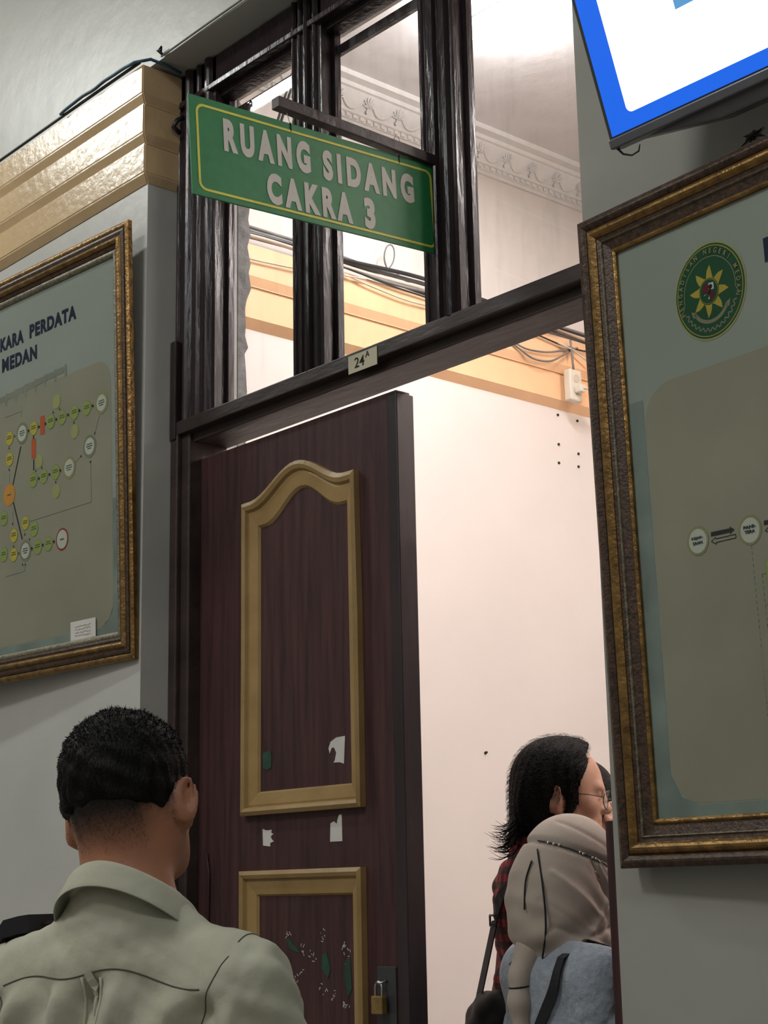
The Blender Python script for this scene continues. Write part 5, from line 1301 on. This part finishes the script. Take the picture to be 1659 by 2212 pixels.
# ---- person with shoulder length hair, glasses and plaid shirt
def person_plaid():
    v = Vector((-0.6749, 0.7379, 0)); a = math.radians(-66)
    fx = v.x * math.cos(a) - v.y * math.sin(a); fy = v.x * math.sin(a) + v.y * math.cos(a)
    e = place('person', (P2X, P2Y, 0), (fx, fy), 1.030, 'person in red and black plaid shirt with glasses and swept back black hair')
    HR = rotm(yaw=-25, pitch=-6, roll=0); piv = np.array((0, -0.01, 1.50))
    arms = {1: ((0.165, -0.02, 1.40), (0.205, -0.03, 1.12), (0.19, 0.10, 0.90), (0, 0.3, -1), (-1, 0.2, 0), (-1, 0, 0)),
            -1: ((-0.165, -0.02, 1.40), (-0.205, -0.03, 1.12), (-0.19, 0.10, 0.90), (0, 0.3, -1), (1, 0.2, 0), (1, 0, 0))}
    body, V, Q = base_body(e, HR, M['skin_room'], arms)
    q_ = (V - piv) @ np.linalg.inv(HR).T + piv
    hp = lambda p: HR @ (np.array(p, float) - piv) + piv
    # eyebrows, moustache and stubble belong to the face
    br_ = np.exp(-((np.abs(q_[:, 0]) - 0.034) / 0.016) ** 2 - ((q_[:, 2] - 1.650) / 0.0035) ** 2) * (q_[:, 1] > 0.06)
    mo = 0.55 * np.exp(-(q_[:, 0] / 0.026) ** 2 - ((q_[:, 2] - 1.5865) / 0.005) ** 2) * (q_[:, 1] > 0.06) + 0.5 * np.exp(-(q_[:, 0] / 0.022) ** 2 - ((q_[:, 2] - 1.540) / 0.014) ** 2) * (q_[:, 1] > 0.05)
    lash = np.exp(-((np.abs(q_[:, 0]) - 0.031) / 0.012) ** 2 - ((q_[:, 2] - 1.6305) / 0.0022) ** 2) * (q_[:, 1] > 0.07)
    set_attr(body, np.clip(br_ + mo + lash, 0, 1))
    # hair: smooth cap, tucked behind the ear, falling to the nape and flicking outwards
    h = ugrid(-0.125, 0.125, -0.165, 0.11, 1.43, 1.785, 0.004); h.R = (HR, piv)
    h.ell((0, -0.022, 1.658), (0.087, 0.107, 0.107), k=0.02)
    h.ell((0, 0.020, 1.680), (0.079, 0.078, 0.080), k=0.03)
    for sx in (-1, 1):
        h.ell((sx * 0.052, -0.050, 1.60), (0.041, 0.055, 0.085), k=0.03)
        h.ell((sx * 0.072, 0.026, 1.650), (0.020, 0.036, 0.050), k=0.02)
        h.ell((sx * 0.073, 0.012, 1.600), (0.014, 0.016, 0.030), k=0.015)
        h.ell((sx * 0.095, -0.006, 1.603), (0.030, 0.020, 0.028), k=0.01, mode='sub')
    h.ell((0, -0.075, 1.585), (0.074, 0.048, 0.075), k=0.03); h.ell((0, -0.070, 1.525), (0.070, 0.044, 0.050), k=0.03)
    n = HR @ np.array((0, 1.0, 0.06)); 
    Xg, Yg, Zg = h._grid((slice(None),) * 3)
    # hairline slants back from the temples
    ax_ = np.abs(Xg); lim = 0.068 - np.clip((ax_ - 0.03) / 0.05, 0, 1) * 0.026 - np.clip(1.700 - Zg, 0, 0.05) * 0.62 + np.clip(Zg - 1.72, 0, 1) * 0.3
    h.F = np.maximum(h.F, (Yg - lim).astype(np.float32) * 0.8)
    h.F = h.F + (0.0012 * np.sin(Xg * 330 + 6 * np.sin(Yg * 22) + Zg * 25) + 0 * Yg).astype(np.float32)
    hV, hQ = h.mesh(); hV = relax(hV, hQ, 1, 0.4); hair = np_obj('hair', hV, hQ, M['hair'], e)
    rg = random.Random(12); mb = MB()
    for k in range(75):                      # flicked ends at the nape
        x0 = rg.uniform(-0.070, 0.070); z0 = rg.uniform(1.500, 1.585); y0 = -0.100 - 0.012 * rg.random() + abs(x0) * 0.25
        L = rg.uniform(0.7, 1.25); up = rg.uniform(-0.4, 1.0)
        pts = [(x0, y0 + 0.010, z0 + 0.03), (x0 * 1.05, y0 - 0.006, z0 - 0.002), (x0 * 1.10, y0 - 0.018 * L, z0 - 0.024 * L), (x0 * 1.15, y0 - 0.036 * L, z0 - 0.034 * L + 0.006 * up), (x0 * 1.2 + rg.uniform(-.006, .006), y0 - 0.058 * L, z0 - 0.034 * L + 0.020 * up)]
        pts = [tuple(hp(p)) for p in pts]
        mb.tube([tuple(p) for p in dens(pts, 3)], [0.0026 * (1 - 0.93 * (i / 12.0)) for i in range(13)], 5)
    mb.build('flicked_hair_ends', M['hair'], hair, smooth=True)
    Vs, Fs = strands(hV, hQ, lambda p, n: 0.8, 7000, lambda p: 0.020, lambda p, n: (np.cross(np.cross(n, HR @ np.array((0, -1, -0.7))), n)) + n * 0.02, 0.0006, 9, 0.3)
    from_pd('loose_hair_strands', Vs, Fs, M['hair'], hair)
    # glasses
    gl = empty('glasses', mw=e.matrix_world @ Matrix.Translation(piv) @ Matrix([list(r) for r in HR]).to_4x4() @ Matrix.Translation(-Vector(piv))); bpy.context.view_layer.update()
    tag(gl, 'thin framed glasses worn by the person in the plaid shirt', 'glasses')
    for sx in (-1, 1):
        ringp = [(sx * 0.033 + 0.026 * math.cos(t), 0.108 - 0.012 * abs(math.cos(t)) * (1 if sx * math.cos(t) > 0 else 0.1), 1.622 + 0.022 * math.sin(t)) for t in [2 * math.pi * i / 28 for i in range(29)]]
        MB().tube(ringp, 0.0013, 6).build('lens_rim', M['tv_plastic'], gl, smooth=True)
        c = (sx * 0.033, 0.1060, 1.622)
        MB().add([c] + ringp[:28], [(0, 1 + i, 1 + (i + 1) % 28) for i in range(28)]).build('lens', M['glass_pic'], gl)
        MB().tube([(sx * 0.059, 0.097, 1.628), (sx * 0.078, 0.060, 1.630), (sx * 0.083, 0.000, 1.628), (sx * 0.085, -0.020, 1.618)], 0.0012, 6).build('temple_arm', M['tv_plastic'], gl, smooth=True)
    MB().tube([(-0.009, 0.107, 1.624), (0, 0.112, 1.628), (0.009, 0.107, 1.624)], 0.0012, 6).build('nose_bridge', M['tv_plastic'], gl, smooth=True)
    # plaid shirt
    def sh(g):
        add_torso(g, 0.012); g.ell((0, -0.062, 1.370), (0.135, 0.095, 0.120), k=0.05); g.cap((0, -0.036, 1.50), (0, -0.030, 1.44), 0.066, 0.085, k=0.05)
        for sx in (-1, 1): add_arm(g, sx, (sx * 0.165, -0.02, 1.40), (sx * 0.208, -0.03, 1.12), (sx * 0.192, 0.09, 0.92), g=0.016, sleeve=True)
    def fo(V, N):
        x, y, z = V.T; return 0.005 * np.sin(z * 45 + x * 30 + 2 * np.sin(y * 30)) * np.clip((1.42 - z) / 0.1, 0, 1) + 0.003 * np.sin(z * 90 + y * 70)
    so, sV, sQ = garment('plaid_shirt', M['plaid'], e, sh, Field(axis([(-0.33, 0.33, 0.008)]), axis([(-0.19, 0.20, 0.008)]), axis([(0.82, 1.60, 0.0075)])), [((0, 0.40, 1), (0, -0.03, 1.530)), ((0, 0, -1), (0, 0, 0.86))], fo)
    cp = []; 
    V_ = []; F_ = []; n_ = 36; prof = [(-0.003, -0.03), (0.0, 0.0), (0.004, 0.004), (0.009, -0.004), (0.020, -0.034), (0.018, -0.036), (0.005, -0.010), (0.003, -0.03)]
    for i in range(n_ + 1):
        ph = math.radians(-155 + 310 * i / n_); k = (1 - math.cos(ph)) / 2
        for r_, z_ in prof:
            V_.append(((0.066 + 0.006 * k + r_) * math.sin(ph), -0.034 - (0.066 + 0.022 * k + r_) * math.cos(ph) + 0.012 * k, 1.548 - 0.085 * k ** 0.9 + z_ * (0.9 + k)))
    kp = len(prof)
    for i in range(n_):
        for j in range(kp): F_.append((i * kp + j, (i + 1) * kp + j, (i + 1) * kp + (j + 1) % kp, i * kp + (j + 1) % kp))
    MB().add(V_, F_).build('shirt_collar', M['plaid'], so, smooth=True)
    lower_body(e, M['trousers'])
    return e, bvh_of(sV, sQ)
P2X, P2Y = -2.760, 2.995
p2, bv2 = person_plaid()
# shoulder bag hanging at the back of the plaid shirt
bag = empty('shoulder_bag', mw=p2.matrix_world.copy()); bpy.context.view_layer.update()
tag(bag, 'black glossy shoulder bag on a long black strap behind the person in the plaid shirt', 'bag')
def snap(bv, p, d, lift):
    l, nr, i, dd = bv.ray_cast(Vector(p), Vector(d))
    return (l + nr * lift, nr) if l is not None else (Vector(p), Vector((0, -1, 0)))
path = []
for t in np.linspace(0, 1, 10): path.append(snap(bv2, (0.10 - 0.04 * t, 0.07 - 0.16 * t, 1.8), (0, 0, -1), 0.004))
for t in np.linspace(0, 1, 6)[1:]: path.append(snap(bv2, (0.06 - 0.08 * t, -0.5, 1.43 - 0.09 * t), (0, 1, 0), 0.006))
ribbon([a for a, b in path], [b for a, b in path], 0.030, 0.003, 'bag_strap', M['strap'], bag)
a0 = path[-1][0]
MB().tube([a0 + Vector((-0.020, -0.006, 0.012)), a0 + Vector((0.020, -0.006, 0.012)), a0 + Vector((0.020, -0.006, -0.012)), a0 + Vector((-0.020, -0.006, -0.012)), a0 + Vector((-0.020, -0.006, 0.012))], 0.0028, 6).build('strap_buckle', M['tv_plastic'], bag, smooth=True)
a1 = a0 + Vector((0.03, -0.125, -0.42))
ribbon([a0.lerp(a1, t) for t in np.linspace(0, 1, 5)], [Vector((0, -1, 0.2))] * 5, 0.034, 0.003, 'bag_strap', M['strap'], bag)
bf = ugrid(-0.17, 0.21, -0.42, -0.10, 0.72, 1.24, 0.009)
bf.ell((0.03, -0.190, 1.075), (0.125, 0.062, 0.115), k=0.05); bf.ell((0.03, -0.205, 0.94), (0.145, 0.075, 0.15), k=0.05)
qv, qq = bf.mesh(); qn = normals(qv, qq); qv = qv + qn * (0.004 * np.sin(qv[:, 0] * 60 + qv[:, 2] * 40) * np.sin(qv[:, 2] * 70))[:, None]
np_obj('bag_body', qv, qq, M['leather'], bag)
bagbv = bvh_of(qv, qq)
surf_tube('bag_zip', bagbv, [(xx, -0.5, 1.02 + 0.02 * math.sin(xx * 20)) for xx in np.linspace(-0.08, 0.14, 20)], 0.003, M['steel'], bag, 0.001, dirv=(0, 1, 0))

# ---- person in the headscarf
def person_scarf():
    v = Vector((-0.6674, 0.7447, 0)); a = math.radians(-58)
    fx = v.x * math.cos(a) - v.y * math.sin(a); fy = v.x * math.sin(a) + v.y * math.cos(a)
    s_ = 0.905
    e = place('person', (P3X, P3Y, 0), (fx, fy), s_, 'person in taupe headscarf and pale blue shirt, in front of the plaid shirted person')
    HR = rotm(yaw=0, pitch=-6, roll=0); piv = np.array((0, -0.01, 1.50))
    arms = {1: ((0.150, -0.02, 1.40), (0.200, -0.01, 1.13), (0.15, 0.16, 0.98), (-0.4, 0.9, 0.1), (0, 0, 1), (-1, 0, 0)),
            -1: ((-0.150, -0.02, 1.40), (-0.200, -0.01, 1.13), (-0.15, 0.16, 0.98), (0.4, 0.9, 0.1), (0, 0, 1), (1, 0, 0))}
    body, V, Q = base_body(e, HR, M['skin_room'], arms, 0.006, 0.92)
    set_attr(body, np.zeros(len(V)))
    # headscarf
    h = ugrid(-0.20, 0.20, -0.215, 0.19, 1.34, 1.80, 0.005)
    h.R = (HR, piv)
    h.ell((0, -0.018, 1.655), (0.094, 0.118, 0.116), k=0.03); h.ell((0, -0.085, 1.600), (0.078, 0.080, 0.085), k=0.05)
    h.ell((0, -0.035, 1.560), (0.105, 0.125, 0.110), k=0.04); h.ell((0, 0.055, 1.535), (0.070, 0.060, 0.050), k=0.04)
    h.ell((0, 0.155, 1.622), (0.062, 0.100, 0.082), k=0.02, mode='sub')
    h.R = None
    h.cap((0, -0.055, 1.52), (0, -0.035, 1.49), 0.092, 0.085, k=0.05); h.ell((0, 0.0, 1.465), (0.120, 0.100, 0.045), k=0.05)
    h.ell((0.0, 0.07, 1.455), (0.10, 0.07, 0.05), k=0.04)
    hV, hQ = h.mesh(); hV = relax(hV, hQ, 2, 0.5); N = normals(hV, hQ)
    x, y, z = hV.T
    # wrapped folds sweeping from the crown to under the chin
    d = 0.0024 * np.sin((z * 1.0 + y * 0.85) * 95 + 1.5 * np.sin(y * 30)) * np.clip((1.66 - z) / 0.08, 0, 1) + 0.0034 * np.sin((z - y * 0.9) * 62 + 2) * np.exp(-((z - 1.50) / 0.05) ** 2)
    for (y0, z0, y1, z1, a_, w_) in ((0.00, 1.66, 0.06, 1.53, -.006, .0045), (-0.10, 1.64, 0.02, 1.53, .005, .006), (-0.13, 1.58, -0.02, 1.50, -.004, .005), (-0.05, 1.75, 0.05, 1.69, -.003, .004), (0.05, 1.60, -0.02, 1.50, .006, .007), (-0.02, 1.50, 0.09, 1.53, -.007, .005), (-0.11, 1.52, 0.05, 1.475, -.005, .006)):
        L_ = math.hypot(y1 - y0, z1 - z0); t_ = np.clip(((y - y0) * (y1 - y0) + (z - z0) * (z1 - z0)) / L_ ** 2, 0, 1)
        dist = np.hypot(y - y0 - t_ * (y1 - y0), z - z0 - t_ * (z1 - z0)); d += a_ * np.exp(-(dist / w_) ** 2)
    band_ = (z - 1.682) - (y + 0.02) * -0.38
    d += -0.0085 * np.exp(-((band_ + 0.002) / 0.007) ** 2) + 0.003 * (1 / (1 + np.exp(-band_ / 0.006)))
    d *= np.clip((0.085 - y) / 0.03, 0, 1)
    hV = hV + N * d[:, None]; hV = relax(hV, hQ, 1, 0.4)
    sc = np_obj('headscarf', hV, hQ, M['hijab'], e); bv = bvh_of(hV, hQ)
    # cords and the beaded chain lying on the scarf (right side of the head is hidden, left side faces the corridor? the figure looks right)
    side = 1
    def cast(y_, z_, lift=0.004):
        l, nr, i, dd = bv.ray_cast(Vector((side * 0.5, y_, z_)), Vector((-side, 0, 0)))
        return (l + nr * lift) if l is not None else None
    def path2(pts, n=8):
        out = [cast(p[0], p[1]) for p in [(q.x, q.y) for q in dens([(a_, b_, 0) for a_, b_ in pts], n)]]
        return [p for p in out if p is not None]
    MB().tube([p + Vector((0.002, 0, 0)) for p in dens(path2([(-0.112, 1.690), (-0.122, 1.60), (-0.122, 1.52), (-0.112, 1.455)], 1), 6)], 0.0022, 6).build('scarf_cord', M['strap'], sc, smooth=True)
    MB().tube([p + Vector((0.002, 0, 0)) for p in dens(path2([(-0.128, 1.665), (-0.146, 1.62), (-0.152, 1.56)], 1), 6)], 0.0020, 6).build('scarf_cord', M['strap'], sc, smooth=True)
    ch = path2([(-0.098, 1.712), (-0.060, 1.697), (-0.020, 1.681), (0.012, 1.669)], 10)
    MB().tube(ch, 0.0016, 6).build('bead_chain', M['tv_plastic'], sc, smooth=True)
    for k in (4, 6, 8, 18, 20, 26, 29):
        if k < len(ch):
            p = ch[k]; g = MB(); g.tube([p - Vector((0, 0, 0.003)), p - Vector((0, 0, 0.0015)), p + Vector((0, 0, 0.0015)), p + Vector((0, 0, 0.003))], [0.001, 0.0034, 0.0034, 0.001], 8); g.build('clear_bead', M['gem'], sc, smooth=True)
    MB().tube(path2([(0.012, 1.669), (0.045, 1.652), (0.080, 1.636)], 8), 0.0016, 6).build('thin_chain', M['steel'], sc, smooth=True)
    MB().tube(path2([(0.012, 1.669), (0.040, 1.625), (0.070, 1.575)], 8), 0.0014, 6).build('thin_chain', M['steel'], sc, smooth=True)
    # tail of the scarf gathered at the nape
    tl = ugrid(-0.09, 0.09, -0.215, -0.05, 1.20, 1.52, 0.005)
    tl.cap((0.0, -0.120, 1.470), (-0.002, -0.146, 1.415), 0.034, 0.024, k=0.02); tl.cap((-0.002, -0.146, 1.415), (0.0, -0.150, 1.36), 0.020, 0.024, k=0.02); tl.cap((0.0, -0.150, 1.36), (0.004, -0.146, 1.25), 0.023, 0.014, k=0.02)
    a_, b_ = tl.mesh(); np_obj('scarf_tail', a_, b_, M['hijab'], e)
    MB().tube([(-0.001 + 0.0225 * math.cos(t), -0.148 + 0.0225 * math.sin(t), 1.392 + 0.003 * math.sin(t)) for t in [2 * math.pi * i / 16 for i in range(17)]], 0.0028, 6).build('hair_tie', M['strap'], e, smooth=True)
    # shirt
    def sh(g):
        add_torso(g, 0.014, 0.92); g.cap((0, -0.03, 1.46), (0, -0.030, 1.42), 0.080, 0.10, k=0.05)
        for sx in (-1, 1): add_arm(g, sx, (sx * 0.150, -0.02, 1.40), (sx * 0.205, -0.01, 1.13), (sx * 0.155, 0.15, 0.985), g=0.018, sleeve=True)
    def fo(V, N):
        x, y, z = V.T
        extra = 0
        for (y0, z0, y1, z1, a_, w_) in ((0.06, 1.42, -0.03, 1.28, .006, .008), (0.02, 1.43, -0.08, 1.30, -.005, .006), (0.05, 1.36, 0.02, 1.18, .006, .007), (-0.02, 1.36, -0.10, 1.22, .005, .007), (0.08, 1.33, 0.0, 1.20, -.005, .006)):
            L_ = math.hypot(y1 - y0, z1 - z0); t_ = np.clip(((y - y0) * (y1 - y0) + (z - z0) * (z1 - z0)) / L_ ** 2, 0, 1)
            dist = np.hypot(y - y0 - t_ * (y1 - y0), z - z0 - t_ * (z1 - z0)); extra = extra + a_ * np.exp(-(dist / w_) ** 2)
        return extra + 0.004 * np.sin(z * 22 - y * 60 + 2 * np.sin(x * 25)) * np.clip((1.44 - z) / 0.1, 0, 1) * (0.4 + 0.6 * np.clip((np.abs(x) - 0.13) / 0.03, 0, 1)) + 0.0018 * np.sin(y * 80 + z * 28) * np.clip((1.42 - z) / 0.05, 0, 1)
    so, sV, sQ = garment('chambray_shirt', M['denim'], e, sh, Field(axis([(-0.32, 0.32, 0.007)]), axis([(-0.19, 0.24, 0.007)]), axis([(0.82, 1.55, 0.0065)])), [((0, 0.30, 1), (0, -0.03, 1.480)), ((0, 0, -1), (0, 0, 0.86))], fo)
    sb = bvh_of(sV, sQ)
    # turned down collar with dark piping
    for side_ in (-1, 1):
        V_ = []; F_ = []; n_ = 36; prof = [(-0.003, -0.03), (0.0, 0.0), (0.006, 0.004), (0.016, -0.006), (0.046, -0.046), (0.043, -0.048), (0.010, -0.012), (0.003, -0.03)]
        edge = []
        for i in range(n_ + 1):
            ph = math.radians(52 + 108 * i / n_) * side_; k = (1 - math.cos(ph)) / 2
            for r_, z_ in prof:
                p = ((0.092 + 0.004 * k + r_ * 1.1) * math.sin(ph), -0.026 - (0.088 + 0.012 * k + r_ * 1.1) * math.cos(ph) + 0.012 * k, 1.492 - 0.058 * k ** 0.9 + z_ * (0.8 + 0.8 * k)); V_.append(p)
            edge.append(V_[-4])
        kp = len(prof)
        for i in range(n_):
            for j in range(kp): F_.append((i * kp + j, (i + 1) * kp + j, (i + 1) * kp + (j + 1) % kp, i * kp + (j + 1) % kp))
        MB().add(V_, F_).build('shirt_collar', M['denim_light'], so, smooth=True)
    for dx in (0.0, 0.016):
        pts = [(0.030 + dx, 0.6, 1.40 - 0.45 * t) for t in np.linspace(0, 1, 20)]
        surf_tube('placket_edge', sb, pts, 0.002, M['navy'] if dx == 0 else M['denim_light'], so, 0.001, dirv=(0, -1, 0))
    # button
    for k in range(4):
        l, nr, i, dd = sb.ray_cast(Vector((0.045, 0.6, 1.36 - 0.09 * k)), Vector((0, -1, 0)))
        if l is not None: MB().tube([l, l + nr * 0.003], 0.0055, 10).build('shirt_button', M['gem'], so)
    lower_body(e, M['trousers'])
    return e, sb
P3X, P3Y = -2.357, 2.592
p3, bv3 = person_scarf()
bk = empty('shoulder_bag', mw=p3.matrix_world.copy()); bpy.context.view_layer.update()
tag(bk, 'dark strapped bag carried on the back of the person in the headscarf', 'bag')
path = []
for p in dens([(0.115, 0.03, 1.46), (0.115, -0.03, 1.46), (0.105, -0.09, 1.42), (0.08, -0.13, 1.35), (0.035, -0.15, 1.25), (0.0, -0.15, 1.15)], 5):
    l, nr, i_, d_ = bv3.find_nearest(p); path.append((l + nr * 0.007, nr))
ribbon([a for a, b in path], [b for a, b in path], 0.026, 0.003, 'bag_strap', M['strap'], bk)
q = ugrid(-0.14, 0.16, -0.26, -0.09, 0.80, 1.16, 0.009); q.ell((0.01, -0.175, 0.97), (0.125, 0.055, 0.15), k=0.03); a_, b_ = q.mesh(); np_obj('bag_body', a_, b_, M['strap'], bk)

# ---- third person, mostly hidden behind
def person_hidden():
    v = Vector((-0.6425, 0.7663, 0)); a = math.radians(-25)
    fx = v.x * math.cos(a) - v.y * math.sin(a); fy = v.x * math.sin(a) + v.y * math.cos(a)
    e = place('person', (P4X, P4Y, 0), (fx, fy), 1.03, 'person with black hair almost hidden behind the head of the glasses wearer in plaid')
    HR = rotm(yaw=0, pitch=-8, roll=0); piv = np.array((0, -0.01, 1.50))
    arms = {1: ((0.165, -0.02, 1.40), (0.215, -0.03, 1.12), (0.20, 0.10, 0.90), (0, 0.3, -1), (-1, 0.2, 0), (-1, 0, 0)),
            -1: ((-0.165, -0.02, 1.40), (-0.215, -0.03, 1.12), (-0.20, 0.10, 0.90), (0, 0.3, -1), (1, 0.2, 0), (1, 0, 0))}
    body, V, Q = base_body(e, HR, M['skin_room'], arms, 0.0065)
    set_attr(body, np.zeros(len(V)))
    h = ugrid(-0.11, 0.11, -0.15, 0.11, 1.52, 1.785, 0.005); h.R = (HR, piv)
    h.ell((0, -0.022, 1.658), (0.088, 0.108, 0.105), k=0.02); h.ell((0, 0.015, 1.680), (0.078, 0.080, 0.080), k=0.03); h.ell((0, -0.055, 1.60), (0.076, 0.065, 0.060), k=0.03)
    h.plane(HR @ np.array((0, 0.9, -0.35)), HR @ (np.array((0, 0.060, 1.66)) - piv) + piv)
    a_, b_ = h.mesh(); np_obj('hair', a_, b_, M['hair'], e)
    def sh(g):
        add_torso(g, 0.012); g.cap((0, -0.036, 1.49), (0, -0.030, 1.44), 0.064, 0.085, k=0.05)
        for sx in (-1, 1): add_arm(g, sx, (sx * 0.165, -0.02, 1.40), (sx * 0.218, -0.03, 1.12), (sx * 0.205, 0.09, 0.92), g=0.016, sleeve=True)
    garment('shirt', M['plain_red'], e, sh, Field(axis([(-0.33, 0.33, 0.011)]), axis([(-0.19, 0.20, 0.011)]), axis([(0.82, 1.58, 0.010)])), [((0, 0.40, 1), (0, -0.03, 1.520)), ((0, 0, -1), (0, 0, 0.86))])
    lower_body(e, M['trousers']); return e
M['plain_red'] = cloth('dark_red_cloth', (0.14, 0.012, 0.014))
P4X, P4Y = -3.193, 3.562
p4 = person_hidden()
